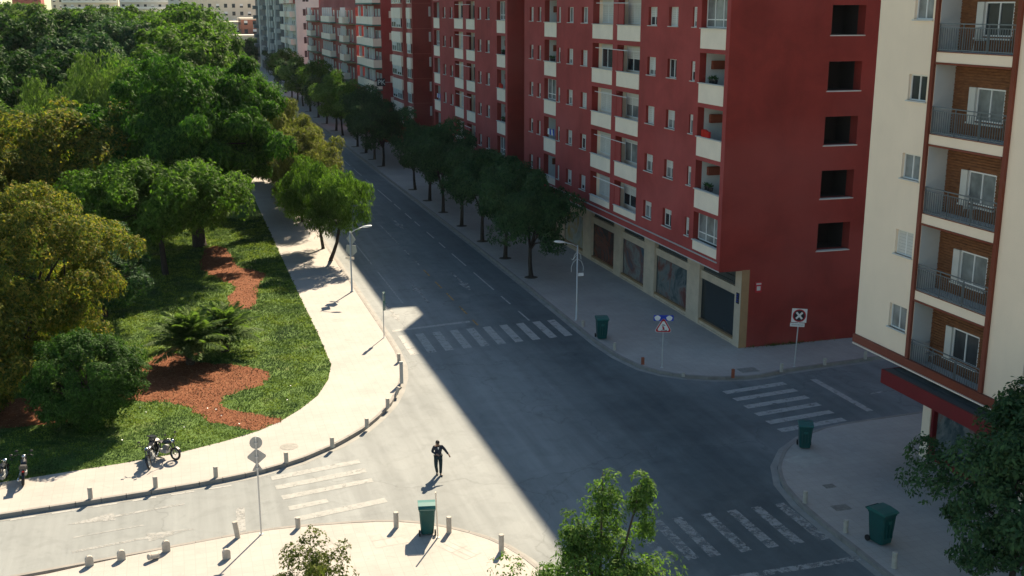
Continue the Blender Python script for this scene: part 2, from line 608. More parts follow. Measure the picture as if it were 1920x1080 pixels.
# ------------------------------------------------------------------ ground, roads, pavements, park
Z_P = 0.17
NW = [(11.8, 900), (11.8, 400), (11.8, 200), (11.8, 120), (11.8, 66.5), (11.74, 63.2), (11.55, 60.5), (11.16, 58.4), (10.5, 56.2), (9.7, 54.2), (8.75, 52.5),
      (7.8, 51.1), (6.4, 49.6), (4.35, 48.05), (2.4, 47.2), (0.5, 46.75), (-1.7, 46.42), (-4.9, 46.05), (-7.9, 45.75), (-20, 44.5), (-60, 40.5)]
NE = [(24.0, 900), (24.0, 200), (24.02, 90), (23.95, 75), (23.82, 66), (23.78, 61.5), (23.95, 58.6), (24.45, 56.2), (25.2, 54.9), (26.2, 53.95),
      (27.6, 53.2), (29.4, 52.8), (30.7, 52.85), (32.0, 53.25), (38.2, 53.8), (80, 57)]
SE = [(80, 48.8), (35.3, 45.25), (32.2, 45.1), (30.6, 45.0), (29.2, 44.75), (27.6, 44.1), (26.1, 43.0), (24.8, 41.4), (23.95, 39.6), (23.6, 37.6), (23.52, 35.2), (23.5, 31),
      (23.5, -10)]
SWI = [(-60, 34.5), (-20, 38.7), (-5.55, 40.14), (-3.4, 40.6), (-1.67, 40.9), (1.1, 41.3), (2.3, 41.4), (3.6, 41.35), (6.3, 41.0), (7.6, 40.6), (8.5, 40.15), (9.45, 39.4),
       (10.3, 38.5), (10.95, 37.5), (11.4, 36.3), (11.7, 35), (11.8, 32), (11.8, -10)]

b = MB()
b.quad((-3000, -500, -0.03), (3000, -500, -0.03), (3000, 4000, -0.03), (-3000, 4000, -0.03))
tag(obj("ground", b.mesh("ground", M_EARTH)), kind='structure')
b = MB()
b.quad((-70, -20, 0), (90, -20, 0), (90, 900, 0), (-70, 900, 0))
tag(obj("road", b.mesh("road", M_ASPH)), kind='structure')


def offset(line, d):
    """offset to the LEFT of direction by d"""
    out = []
    for i, p in enumerate(line):
        a = Vector(line[max(i - 1, 0)])
        c = Vector(line[min(i + 1, len(line) - 1)])
        t = (c - a).normalized()
        n = Vector((-t.y, t.x))
        out.append((p[0] + n.x * d, p[1] + n.y * d))
    return out


def pavement(name, line, close, side):
    """slab inside the kerb; side +1 if the pavement lies left of the line direction"""
    inner = offset(line, 0.16 * side)
    pts = inner + close
    b = MB()
    b.poly([(x, y, Z_P) for x, y in pts])
    for i in range(len(inner) - 1):
        a, c = inner[i], inner[i + 1]
        b.quad((*a, -0.02), (*c, -0.02), (*c, Z_P), (*a, Z_P))
    tag(obj(name, b.mesh(name, M_PAVE)), kind='structure')


# NW: direction goes -Y then -X; the block lies to the right
pavement("pavement", NW, [(-60, 900)], -1)
pavement("pavement", NE, [(80, 900)], 1)
pavement("pavement", SE, [(80, -10)], 1)
pavement("pavement", SWI, [(-60, -10)], -1)


def kerb(line, side, near_len):
    """kerb stones along the line, each one piece; far stretch as one piece of work"""
    root = empty("kerb")
    root['kind'] = 'structure'
    # resample
    P = [Vector(p) for p in line]
    seg = []
    tot = 0
    for i in range(len(P) - 1):
        seg.append((tot, P[i], P[i + 1], (P[i + 1] - P[i]).length))
        tot += seg[-1][3]

    def at(s):
        for t0, a, c, l in seg:
            if s <= t0 + l + 1e-6:
                return a + (c - a) * ((s - t0) / l)
        return P[-1]
    s = 0.0
    cnt = 0
    far = MB()
    while s < tot - 0.01:
        a = at(s)
        d = math.hypot(a.x, a.y)
        L = 1.0 if d < 130 and -12 < a.x < 45 and a.y > 25 else 12.0
        e = min(s + L, tot)
        g = 0.012 if L == 1.0 else 0.0
        a, c = at(s + g), at(e - g)
        t = (c - a).normalized()
        n = Vector((-t.y, t.x)) * side
        w = 0.155
        h = Z_P + 0.012
        jit = random.uniform(-0.004, 0.004)
        q = [a, c, c + n * w, a + n * w]
        bb = far if L > 1.0 else MB()
        zb = -0.02
        vs = [(p.x, p.y) for p in q]
        bb.prism(vs, zb, h + jit)
        if L == 1.0:
            cnt += 1
            obj("kerb_stone", bb.mesh("kerb_stone", M_KERB), root)
        s = e
    if far.v:
        o = obj("kerb_run", far.mesh("kerb_run", M_KERB), root)
    return root


kerb(NW, -1, 100)
kerb(NE, 1, 100)
kerb(SE, 1, 100)
kerb(SWI, -1, 100)

# gutter strips (paler concrete along the kerbs)
M_GUT = mat("gutter_concrete", (0.27, 0.265, 0.25), 0.85, 0.16, 1.2)
for line, side in ((NW, 1), (NE, -1), (SE, -1), (SWI, 1)):
    o1 = offset(line, 0.0)
    o2 = offset(line, 0.30 * side)
    b = MB()
    for i in range(len(line) - 1):
        b.quad((*o1[i], 0.004), (*o1[i + 1], 0.004), (*o2[i + 1], 0.004), (*o2[i], 0.004))
    tag(obj("gutter", b.mesh("gutter", M_GUT)), kind='structure')

# park
GR = [(7.62, 700), (7.6, 133), (7.58, 105), (7.6, 82), (7.65, 73), (7.68, 67.5), (7.6, 61.5), (7.1, 58.9), (6.2, 56.4), (5.1, 54.6), (4.0, 53.2), (2.85, 52.15), (1.2, 51.25),
      (-1.0, 50.35), (-3.4, 49.85), (-6.2, 49.45), (-8.3, 49.15), (-20, 47.9), (-60, 43.8)]
b = MB()
b.poly([(x, y, Z_P + 0.006) for x, y in GR + [(-300, 43.8), (-300, 700)]])
tag(obj("park_lawn", b.mesh("park_lawn", M_TURF)), kind='structure')


def smooth_poly(pts, n=6, jit=0.16, seed=1):
    rr = random.Random(seed)
    out = []
    N = len(pts)
    for i in range(N):
        p0, p1, p2, p3 = (Vector(pts[(i + k) % N]) for k in (-1, 0, 1, 2))
        for k in range(n):
            t = k / n
            q = 0.5 * ((2 * p1) + (-p0 + p2) * t + (2 * p0 - 5 * p1 + 4 * p2 - p3) * t * t + (-p0 + 3 * p1 - 3 * p2 + p3) * t ** 3)
            out.append((q.x + rr.uniform(-jit, jit), q.y + rr.uniform(-jit, jit)))
    return out


MUL1 = smooth_poly([(-2.6, 64.5), (-1.5, 67.0), (-0.3, 67.9), (0.6, 66.2), (0.2, 64.2), (2.3, 63.0), (3.5, 62.0), (4.1, 60.7), (3.5, 59.0), (2.2, 58.2), (1.35, 57.4),
                    (1.5, 55.9), (2.9, 54.6), (4.0, 53.4), (3.3, 52.7), (2.6, 52.3), (1.2, 53.5), (0.2, 54.8), (-0.3, 56.4), (-1.4, 57.6), (-2.7, 58.2), (-4.4, 60), (-3.9, 62.6)], seed=3)
MUL2 = smooth_poly([(1.6, 95.4), (2.4, 97.2), (3.4, 96.0), (3.7, 92.0), (4.2, 88.5), (5.2, 87.0), (6.0, 85.2), (5.3, 83.0), (4.8, 79), (4.1, 75.4), (2.9, 76.0), (2.8, 79), (3.3, 82.4),
                    (2.5, 84.0), (1.9, 86), (1.0, 90)], seed=4)
MUL3 = smooth_poly([(-9.5, 60), (-7.0, 60.2), (-5.8, 58.2), (-5.9, 56.4), (-7.5, 56), (-10, 56.5)], seed=5)


def inpoly(x, y, poly):
    px = np.array([p[0] for p in poly])
    py = np.array([p[1] for p in poly])
    qx, qy = np.roll(px, -1), np.roll(py, -1)
    c = np.zeros(len(x), bool)
    for a0, b0, a1, b1 in zip(px, py, qx, qy):
        cond = ((b0 > y) != (b1 > y))
        with np.errstate(divide='ignore', invalid='ignore'):
            xi = (a1 - a0) * (y - b0) / (b1 - b0) + a0
        c ^= cond & (x < xi)
    return c


for i, mp in enumerate((MUL1, MUL2, MUL3)):
    b = MB()
    b.poly([(x, y, Z_P + 0.012) for x, y in mp])
    tag(obj("mulch_bed", b.mesh("mulch_bed", M_MULCH)), kind='structure')


def quads_mesh(name, V4, mats, mi=None):
    """V4: (N,4,3) array"""
    n = len(V4)
    me = bpy.data.meshes.new(name)
    me.vertices.add(n * 4)
    me.vertices.foreach_set('co', V4.reshape(-1).astype(np.float32))
    me.loops.add(n * 4)
    me.loops.foreach_set('vertex_index', np.arange(n * 4, dtype=np.int32))
    me.polygons.add(n)
    me.polygons.foreach_set('loop_start', np.arange(0, n * 4, 4, dtype=np.int32))
    me.polygons.foreach_set('loop_total', np.full(n, 4, dtype=np.int32))
    for m in (mats if isinstance(mats, (list, tuple)) else [mats]):
        me.materials.append(m)
    if mi is not None:
        me.polygons.foreach_set('material_index', mi.astype(np.int32))
    me.update(calc_edges=True)
    return me


def nrm(a):
    return a / (np.linalg.norm(a, axis=-1, keepdims=True) + 1e-9)


def leaf_quads(P, D, Nn, length, width, rg, droop=0.0):
    """P base points, D direction of the leaf, Nn face normal hint -> diamond quads"""
    D = nrm(D)
    S = nrm(np.cross(D, Nn))
    L = length[:, None]
    W = width[:, None]
    mid = P + D * L * 0.5
    tip = P + D * L
    tip[:, 2] -= droop * length
    return np.stack([P, mid + S * W * 0.5, tip, mid - S * W * 0.5], axis=1)


# grass blades
def grass():
    n = 210000
    x = rng.uniform(-16, 7.8, n)
    y = 47.0 + 63.0 * rng.random(n) ** 1.5
    keep = inpoly(x, y, GR + [(-300, 43.8), (-300, 700)])
    for mp in (MUL1, MUL2, MUL3):
        keep &= ~inpoly(x + rng.normal(0, .13, len(x)), y + rng.normal(0, .16, len(x)), mp)
    x, y = x[keep], y[keep]
    n = len(x)
    # tuft clumping height field
    h = 0.05 + 0.08 * (np.sin(x * 2.3 + np.sin(y * 1.7) * 1.5) * np.sin(y * 1.9 + 1.2 * np.sin(x * 1.1)) * 0.5 + 0.5)
    h *= rng.uniform(0.7, 1.5, n)
    P = np.stack([x, y, np.full(n, Z_P)], 1)
    a = rng.uniform(0, 2 * np.pi, n)
    lean = rng.uniform(0.2, 1.1, n)
    D = np.stack([np.cos(a) * lean, np.sin(a) * lean, np.ones(n)], 1)
    Nn = np.stack([-np.sin(a), np.cos(a), np.zeros(n)], 1) + rng.normal(0, .6, (n, 3))
    dist = np.hypot(x, y)
    V = leaf_quads(P, D, Nn, h * (dist / 60), 0.06 * rng.uniform(.7, 1.4, n) * (dist / 55), rng, 0.1)
    tag(obj("grass", quads_mesh("grass", V, L_GRASS)), 'short tufted grass covering the park lawn', 'grass', None, 'stuff')


grass()


def chips():
    for k, (mp, n) in enumerate(((MUL1, 9000), (MUL2, 4500), (MUL3, 900))):
        px = [p[0] for p in mp]
        py = [p[1] for p in mp]
        x = rng.uniform(min(px) - .4, max(px) + .4, n * 2)
        y = rng.uniform(min(py) - .4, max(py) + .4, n * 2)
        kp = inpoly(x + rng.normal(0, .12, n * 2), y + rng.normal(0, .12, n * 2), mp)
        x, y = x[kp][:n], y[kp][:n]
        n = len(x)
        P = np.stack([x, y, np.full(n, Z_P + 0.02) + rng.uniform(0, .03, n)], 1)
        a = rng.uniform(0, 2 * np.pi, n)
        D = np.stack([np.cos(a), np.sin(a), rng.uniform(-.1, .7, n)], 1)
        Nn = rng.normal(0, .5, (n, 3)) + np.array([0, 0, 1])
        V = leaf_quads(P, D, Nn, rng.uniform(.04, .13, n), rng.uniform(.025, .06, n), rng)
        lab = ('red bark mulch in the large bed around the palms', 'red bark mulch strip winding up the lawn', 'red bark soil under the yellowing trees')[k]
        tag(obj("bark_mulch", quads_mesh("bark_mulch", V, L_CHIP)), lab, 'mulch', None, 'stuff')


chips()


# markings ---------------------------------------------------------
def strip(b, x0, x1, y0, y1, mi=0, skew=0.0):
    b.quad((x0, y0, 0.008), (x1, y0 + skew, 0.008), (x1, y1 + skew, 0.008), (x0, y1, 0.008), mi)


def marking(name, quads, m, parent):
    b = MB()
    for q in quads:
        b.poly([(x, y, 0.008) for x, y in q])
    return obj(name, b.mesh(name, m), parent)


mk = empty("lane_markings")
mk['kind'] = 'structure'
for x, segs, m, w in ((14.35, [(74.4, 77.9), (78.1, 84.5), (87.1, 96.5), (99, 104.5), (107, 113), (116, 122), (125, 131), (134, 140)], M_PAINT, 0.12),
                      (21.46, [(67.7, 70.2), (72.1, 74.4), (76.3, 82.1), (84.5, 89.3), (91.7, 94.0), (96.0, 99.0), (101.9, 104.4), (105.9, 109.0), (111.4, 114.8), (116.1, 124.7), (126.5, 132.8),
                               (136, 142), (145, 151), (155, 161), (165, 172), (178, 186)], M_PAINT, 0.12),
                      (17.92, [(67.6, 68.95), (70.4, 72.5), (74.2, 76.4), (77.9, 80.0), (81.9, 84.1)], M_YPAINT, 0.14),
                      (17.95, [(85.8, 87.9), (89.9, 92.3), (94.5, 103.9), (106.5, 109.2), (112, 116), (119, 124), (128, 134), (140, 147), (155, 165)], M_PAINT2, 0.12)):
    for y0, y1 in segs:
        marking("lane_dash", [[(x - w / 2, y0), (x + w / 2, y0), (x + w / 2, y1), (x - w / 2, y1)]], m, mk)


def arrow(x, y, dirn, L, m=M_PAINT2, rot=0.0):
    pts = []
    s = [(-.09, 0), (.09, 0), (.09, L * .60), (-.09, L * .60)]
    h = [(-.38, L * .60), (.38, L * .60), (0, L)]
    out = []
    for q in (s, h):
        qq = []
        for px, py in q:
            py = (py - L / 2) * dirn
            c, s_ = math.cos(rot), math.sin(rot)
            qq.append((x + px * c - py * s_, y + px * s_ + py * c))
        out.append(qq)
    marking("lane_arrow", out, m, mk)


arrow(16.1, 77.0, 1, 6)
arrow(13.2, 72.3, -1, 5)
arrow(19.8, 79.5, -1, 6)
arrow(19.7, 104, -1, 6)
arrow(-3.0, 44.7, -1, 4.6, rot=R(-81))
arrow(-2.6, 42.2, 1, 4.6, rot=R(-81))
arrow(36.5, 48.9, 1, 4.0, rot=R(-86))
marking("lane_line", [[(-4.9, 43.05), (-2.3, 43.4), (-2.3, 43.5), (-4.9, 43.15)]], M_PAINT2, mk)
marking("stop_line", [[(12.35, 67.65), (17.65, 68.4), (17.65, 68.8), (12.35, 68.05)]], M_PAINT, mk)
marking("stop_line", [[(32.72, 51.75), (33.12, 51.75), (33.2, 46.45), (32.8, 46.45)]], M_PAINT, mk)
marking("stop_line", [[(17.7, 32.7), (23.4, 32.7), (23.4, 33.05), (17.7, 33.05)]], M_PAINT2, mk)
marking("stop_line", [[(1.2, 41.6), (1.55, 41.6), (1.65, 44.0), (1.3, 44.0)]], M_PAINT2, mk)
# dashed edge line along the north-west kerb
for i in range(7):
    x0 = -9 + i * 1.55
    y0 = 45.35 + (x0 + 7.9) * 0.105
    marking("edge_dash", [[(x0, y0), (x0 + 0.95, y0 + .1), (x0 + .95, y0 + .22), (x0, y0 + .12)]], M_PAINT, mk)
marking("lane_dash", [[(17.3, 32.0), (17.5, 32.0), (17.5, 30.0), (17.3, 30.0)]], M_YPAINT, mk)

CW = [("crosswalk", [[(x, 62.5 + 0.12 * i), (x + .55, 62.6 + .12 * i), (x + .62, 66.75 + .08 * i), (x + .07, 66.65 + .08 * i)] for i, x in
                     enumerate([12.42, 13.52, 14.62, 15.78, 16.9, 18.0, 19.15, 20.3, 21.45, 22.5])], M_PAINT),
      ("crosswalk", [[(2.98, 46.4), (6.97, 47.2), (6.95, 47.66), (2.95, 46.86)], [(3.08, 45.35), (7.08, 46.1), (7.06, 46.6), (3.04, 45.8)], [(3.25, 44.26), (7.2, 45.0), (7.16, 45.4), (3.2, 44.7)],
                     [(3.4, 43.12), (5.05, 43.45), (5.0, 43.85), (3.38, 43.55)], [(3.55, 42.0), (7.4, 42.78), (7.34, 43.25), (3.5, 42.45)]], M_PAINTW),
      ("crosswalk", [[(27.2, y), (31.1, y + .48), (31.05, y + .95), (27.15, y + .48)] for y in (45.1, 46.24, 47.42, 48.56, 49.73, 50.88)], M_PAINT),
      ("crosswalk", [[(x, 34.55), (x + .48, 34.6), (x + .42, 38.0), (x - .02, 37.95)] for x in (14.2, 15.2, 16.2, 17.2, 18.1, 19.4, 20.55, 21.65, 22.75)], M_PAINT2)]
for nm, qs, m in CW:
    r = empty(nm)
    r['kind'] = 'structure'
    for q in qs:
        marking("stripe", [q], m, r)


# covers and gratings
def cover(x, y, r, label, square=False):
    b = MB()
    if square:
        b.prism([(x - r, y - r * .7), (x + r, y - r * .7), (x + r, y + r * .7), (x - r, y + r * .7)], Z_P - .02, Z_P + .006)
        for k in range(5):
            yy = y - r * .6 + k * r * .28
            b.box(x - r * .9, x + r * .9, yy, yy + .03, Z_P, Z_P + .012)
    else:
        b.lathe([(r, Z_P - .02 if x < 11.8 or x > 24 else -.02), (r, (Z_P if x < 11.8 or x > 24 else 0) + .006), (r * .82, (Z_P if x < 11.8 or x > 24 else 0) + .010)], 20, c=(x, y, 0))
    tag(obj("manhole_cover", b.mesh("manhole_cover", M_HATCH)), label, "manhole cover")


cover(4.05, 49.7, 0.42, "round iron cover in the sunlit pavement beside the curved kerb")
cover(30.0, 53.8, 0.55, "dark square cover by the kerb below the red side wall", True)
cover(25.7, 38.6, 0.25, "small square cover in the shaded near pavement", True)
cover(25.0, 36.6, 0.36, "long iron cover beside the bollard on the near pavement", True)
cover(28.9, 62.5, 0.3, "small square cover before the dark shop window", True)


# ------------------------------------------------------------------ buildings
class Face:
    """a facade plane of a building. front: plane X = X0 looking -X, coordinate a = world Y. side: plane Y = Y0 looking -Y, coordinate a = world X"""

    def __init__(s, root, kind, c0):
        s.root, s.kind, s.c0 = root, kind, c0
        s.rl = Vector(root.location)
        s.rz = -math.pi / 2 if kind == 'front' else 0.0

    def u(s, a):
        return -a if s.kind == 'front' else a

    def put(s, name, me, a=0.0, w=0.0, z=0.0, parent=None):
        if parent is not None:
            return obj(name, me, parent, (a, w, z))
        if s.kind == 'front':
            loc = Vector((s.c0 + w, a, z)) - s.rl
        else:
            loc = Vector((a, s.c0 + w, z)) - s.rl
        return obj(name, me, s.root, loc, (0, 0, s.rz))

    def wall(s, name, a0, a1, z0, z1, holes, mats, thick_mi=0):
        """holes: (a0,a1,z0,z1,depth,reveal_mi,back_mi or None)"""
        H = []
        for h in holes:
            ua, ub = sorted((s.u(h[0]), s.u(h[1])))
            H.append((ua, ub, h[2], h[3], h[4], h[5], h[6] if len(h) > 6 else None))
        U0, U1 = sorted((s.u(a0), s.u(a1)))
        us = sorted({U0, U1, *[x for h in H for x in h[:2]]})
        vs = sorted({z0, z1, *[x for h in H for x in h[2:4]]})
        us = [x for x in us if U0 <= x <= U1]
        vs = [x for x in vs if z0 <= x <= z1]
        b = MB()
        for i in range(len(us) - 1):
            j = 0
            while j < len(vs) - 1:
                um = (us[i] + us[i + 1]) / 2

                def hole(jj):
                    vm = (vs[jj] + vs[jj + 1]) / 2
                    return any(h[0] < um < h[1] and h[2] < vm < h[3] for h in H)
                if hole(j):
                    j += 1
                    continue
                k = j
                while k + 1 < len(vs) - 1 and not hole(k + 1):
                    k += 1
                b.quad((us[i], 0, vs[j]), (us[i + 1], 0, vs[j]), (us[i + 1], 0, vs[k + 1]), (us[i], 0, vs[k + 1]), 0)
                j = k + 1
        for ua, ub, v0, v1, d, mi, bm in H:
            b.quad((ua, 0, v0), (ua, d, v0), (ua, d, v1), (ua, 0, v1), mi)
            b.quad((ub, 0, v0), (ub, 0, v1), (ub, d, v1), (ub, d, v0), mi)
            b.quad((ua, 0, v1), (ua, d, v1), (ub, d, v1), (ub, 0, v1), mi)
            b.quad((ua, 0, v0), (ub, 0, v0), (ub, d, v0), (ua, d, v0), mi)
            if bm is not None:
                b.quad((ua, d, v0), (ub, d, v0), (ub, d, v1), (ua, d, v1), bm)
        o = s.put(name, b.mesh(name, mats), 0, 0, 0)
        # geometry is in absolute u, so the origin sits at a = 0
        return o


MC = {}


def cached(key, fn):
    if key not in MC:
        MC[key] = fn()
    return MC[key]


def window(face, a, z, w, h, depth=0.13, shut=0.0, panes=1, curtain=False, sill=True, box=0.0, lower=0.0, name="window"):
    """a = left edge in face order (u grows rightwards seen from outside). shut = share of height closed by the shutter"""
    fr = 0.055

    def mk_frame():
        b = MB()
        b.box(0, fr, -.02, .05, 0, h)
        b.box(w - fr, w, -.02, .05, 0, h)
        b.box(fr, w - fr, -.02, .05, 0, fr)
        b.box(fr, w - fr, -.02, .05, h - fr, h)
        for k in range(1, panes):
            x = w * k / panes
            b.box(x - .03, x + .03, -.018, .05, fr, h - fr)
        if lower:
            b.box(fr, w - fr, -.016, .048, lower - .03, lower + .03)
        return b.mesh("window_frame", M_WHITE)

    def mk_pane(m):
        b = MB()
        b.box(fr, w - fr, .02, .035, fr, h - fr)
        return b.mesh("pane", m)

    def mk_sh():
        b = MB()
        hs = (h - 2 * fr) * shut
        zt = h - fr
        n = max(2, int(hs / 0.12))
        for k in range(n):
            z1_ = zt - hs * k / n
            z0_ = zt - hs * (k + 1) / n
            b.box(fr, w - fr, -.012, .0, z0_ + .006, z1_ - .002)
        return b.mesh("shutter", M_SHUT)

    def mk_sill():
        b = MB()
        b.box(-.06, w + .06, -depth - .07, .0, -.05, 0)
        return b.mesh("sill", M_SILL)
    key = (round(w, 2), round(h, 2), round(depth, 2))
    o = face.put(name, cached(('wf', key, panes, lower), mk_frame), a, depth, z)
    pm = M_CURT if curtain else M_GLASS
    obj("pane", cached(('wp', key, curtain), lambda: mk_pane(pm)), o)
    if shut > 0:
        obj("shutter", cached(('ws', key, shut), mk_sh), o)
    if sill:
        obj("sill", cached(('wi', key), mk_sill), o)
    if box > 0:
        def mk_box():
            b = MB()
            b.box(0, w, -.05, .03, h + .002, h + box)
            return b.mesh("shutter_box", M_SHUT)
        obj("shutter_box", cached(('wb', key, box), mk_box), o)
    return o


FZ = 3.15
Z1 = 6.25        # parapet top of the first upper floor
HB = 25.9        # roof height


def red_block(Y0, Y1, loggias, doubles, wins, label, seed, depth):
    rr = random.Random(seed)
    X0 = 29.93
    root = empty("apartment_block", (X0, Y0, 0), 0, label, "apartment building")
    F = Face(root, 'front', X0)
    holes = []
    nf = 6
    SH = [0.0, 0.3, 0.55, 0.75, 1.0, 1.0, 0.45]
    for k in range(nf):
        zt = Z1 + FZ * k
        for (a0, a1) in loggias:
            pb = zt - (1.18 if k else 0.62)
            holes.append((a0, a1, pb, zt + 1.72, 0.42, 1))
            # parapet panel, coping
            b = MB()
            w = a1 - a0
            b.box(0.0, w, 0.0, 0.12, 0, zt - pb - .05)
            o = F.put("parapet", b.mesh("parapet", M_PANEL), a1, -0.015, pb)
            b = MB()
            b.box(-.08, w + .03, -.07, .15, 0, .05)
            obj("coping", b.mesh("coping", M_SILL), o, (0, 0, zt - pb - .05))
            # interior box
            b = MB()
            d0, d1 = 0.0, 1.25
            z0, z1 = 0, zt + 1.72 - pb
            b.quad((0, d0, z0), (0, d1, z0), (0, d1, z1), (0, d0, z1))
            b.quad((w, d0, z0), (w, d0, z1), (w, d1, z1), (w, d1, z0))
            b.quad((0, d1, z0), (w, d1, z0), (w, d1, z1), (0, d1, z1))
            b.quad((0, d0, z1), (0, d1, z1), (w, d1, z1), (w, d0, z1))
            b.quad((0, d0, z0), (w, d0, z0), (w, d1, z0), (0, d1, z0))
            F.put("loggia_lining", b.mesh("loggia_lining", M_GREYIN), a1, 0.425, pb)
            mode = rr.choice(['plants', 'laundry', 'plain', 'glazed', 'plants'])
            if (a0, k) == (loggias[0][0], 0) or (a0, k) == (loggias[0][0], 4):
                mode = 'glazed'
            elif a0 == loggias[0][0]:
                mode = {1: 'plants', 2: 'redcloth', 3: 'plants', 5: 'plain'}[k]
            if mode == 'glazed':
                window(F, a1 - .02, zt + .02, w - .04, 1.68, 0.36, 0, 3, True, False, lower=.45, name="loggia_glazing")
            elif mode in ('plants',):
                b = MB()
                for j in range(3):
                    b.lathe([(.09, 0), (.13, .22)], 8, c=(.9 + j * .35, 0, 0))
                pts = np.stack([.9 + rng.integers(0, 3, 90) * .35 + rng.normal(0, .05, 90), rng.normal(0, .05, 90), rng.uniform(.2, .3, 90)], 1)
                po = F.put("plant_pot", b.mesh("plant_pot", M_SBLACK if k % 2 else M_SWHITE), a1, 0.30, zt - .0)
                V = leaf_quads(pts, np.concatenate([rng.normal(0, .6, (90, 2)), rng.uniform(.3, 1, (90, 1))], 1), rng.normal(0, 1, (90, 3)), rng.uniform(.1, .3, 90), rng.uniform(.04, .08, 90), rng)
                obj("potted_foliage", quads_mesh("potted_foliage", V, L_DARK2), po)
            elif mode == 'redcloth':
                b = MB()
                for j in range(6):
                    x = .5 + j * .17
                    b.box(x, x + .16, -.05 - .02 * (j % 2), .08, -.12 + .02 * (j % 3), .36 + .05 * math.sin(j))
                F.put("red_cushion", b.mesh("red_cushion", M_REDL), a1, 0.08, zt + .05)
            elif mode == 'laundry':
                b = MB()
                for j in range(4):
                    x = .7 + j * .42
                    hh = .5 + .15 * math.sin(j * 3)
                    b.quad((x, .02 * j, 0), (x + .38, .05, 0), (x + .36, .02, hh), (x + .02, .0, hh), j % 2)
                F.put("laundry", b.mesh("laundry", [M_SWHITE, M_BLUE]), a1, 0.1, zt + .25)
            if mode in ('plants', 'redcloth', 'plain') and w > 2:
                # air conditioner on the side wall of the loggia
                b = MB()
                b.box(0, .28, 0, .75, 0, .5)
                b.box(.28, .30, .1, .6, .06, .44)
                F.put("air_conditioner", b.mesh("air_conditioner", M_BROWNT), a1 - .01, 0.75, zt + .75)
        for (a0, a1) in doubles:
            # opening of one bay; parapet, screen, recessed window
            pb = zt - (1.05 if k else 0.52)
            holes.append((a0, a1, pb, zt + 1.78, 0.5, 1))
            w = a1 - a0
            b = MB()
            b.box(0, w, 0, .1, 0, zt - pb - .04)
            o = F.put("parapet", b.mesh("parapet", M_PANEL), a1, -0.03, pb)
            b = MB()
            b.box(-.05, w + .05, -.06, .14, 0, .04)
            obj("coping", b.mesh("coping", M_SILL), o, (0, 0, zt - pb - .04))
            b = MB()
            z1 = zt + 1.78 - pb
            dd = .24
            b.quad((0, 0, 0), (0, dd, 0), (0, dd, z1), (0, 0, z1))
            b.quad((w, 0, 0), (w, 0, z1), (w, dd, z1), (w, dd, 0))
            b.quad((0, dd, 0), (w, dd, 0), (w, dd, z1), (0, dd, z1))
            b.quad((0, 0, z1), (0, dd, z1), (w, dd, z1), (w, 0, z1))
            F.put("bay_lining", b.mesh("bay_lining", M_PANEL), a1, 0.505, pb)
            window(F, a1 - .25, zt + .03, w - .6, 1.38, 0.68, rr.choice([0, 0, .4, 1.0, 1.0]), 3, rr.random() < .5, False, box=.28)
        # screen between the two bays and clothes rod
        for (p0, p1) in zip(doubles[::2], doubles[1::2]):
            n, f = sorted((p0, p1))
            b = MB()
            b.box(0, .95, 0, .06, 0, 1.42)
            F.put("drying_screen", b.mesh("drying_screen", M_RED), n[1], 0.02, zt + .02)
            b = MB()
            b.tube([(0, 0, 0), (f[1] - n[1] + 1.2, 0, -.02)], .025, 6)
            F.put("clothes_rod", b.mesh("clothes_rod", M_WHITE), f[1] - .9, -.10, zt + 1.46)
        for (a0, a1) in wins:
            w = a1 - a0
            h = 1.15
            z0 = zt + .03
            holes.append((a0, a1, z0, z0 + h, 0.2, 1))
            window(F, a1, z0, w, h, 0.2 if w > .8 else .12, rr.choice(SH), 1 if w < 1.1 else 2, rr.random() < .5)
    F.wall("front_wall", Y0, Y1, 4.97, HB, holes, [M_RED, M_RED2])
    # underside edge trim, thin ledge
    b = MB()
    b.box(0, Y1 - Y0 - .02, 0, .06, 0, .05)
    F.put("soffit_trim", b.mesh("soffit_trim", M_SILL), Y1 - .01, -.05, 4.93)
    b = MB()
    b.box(0, Y1 - Y0 - .6, 0, .07, 0, .07)
    F.put("string_course", b.mesh("string_course", M_STEEL), Y1 - .3, -.072, 5.42)
    b = MB()
    b.box(0, Y1 - Y0 - .002, 0, 1.8, 0, .03)
    F.put("soffit", b.mesh("soffit", M_RED2), Y1 - .001, .012, 4.94)
    # roof and solid core
    b = MB()
    b.box(0, Y1 - Y0 - .004, 0.003, depth, 0, .18)
    b.box(0, Y1 - Y0 - .004, 0.003, .2, .18, .5)
    F.put("roof", b.mesh("roof", M_ROOF), Y1 - .002, 0, HB + .001)
    b = MB()
    b.box(.02, Y1 - Y0 - 2.4, 2.0, depth - .1, 0, HB)
    F.put("rear_wall", b.mesh("rear_wall", M_RED3), Y1, 0, 0)
    return root, F


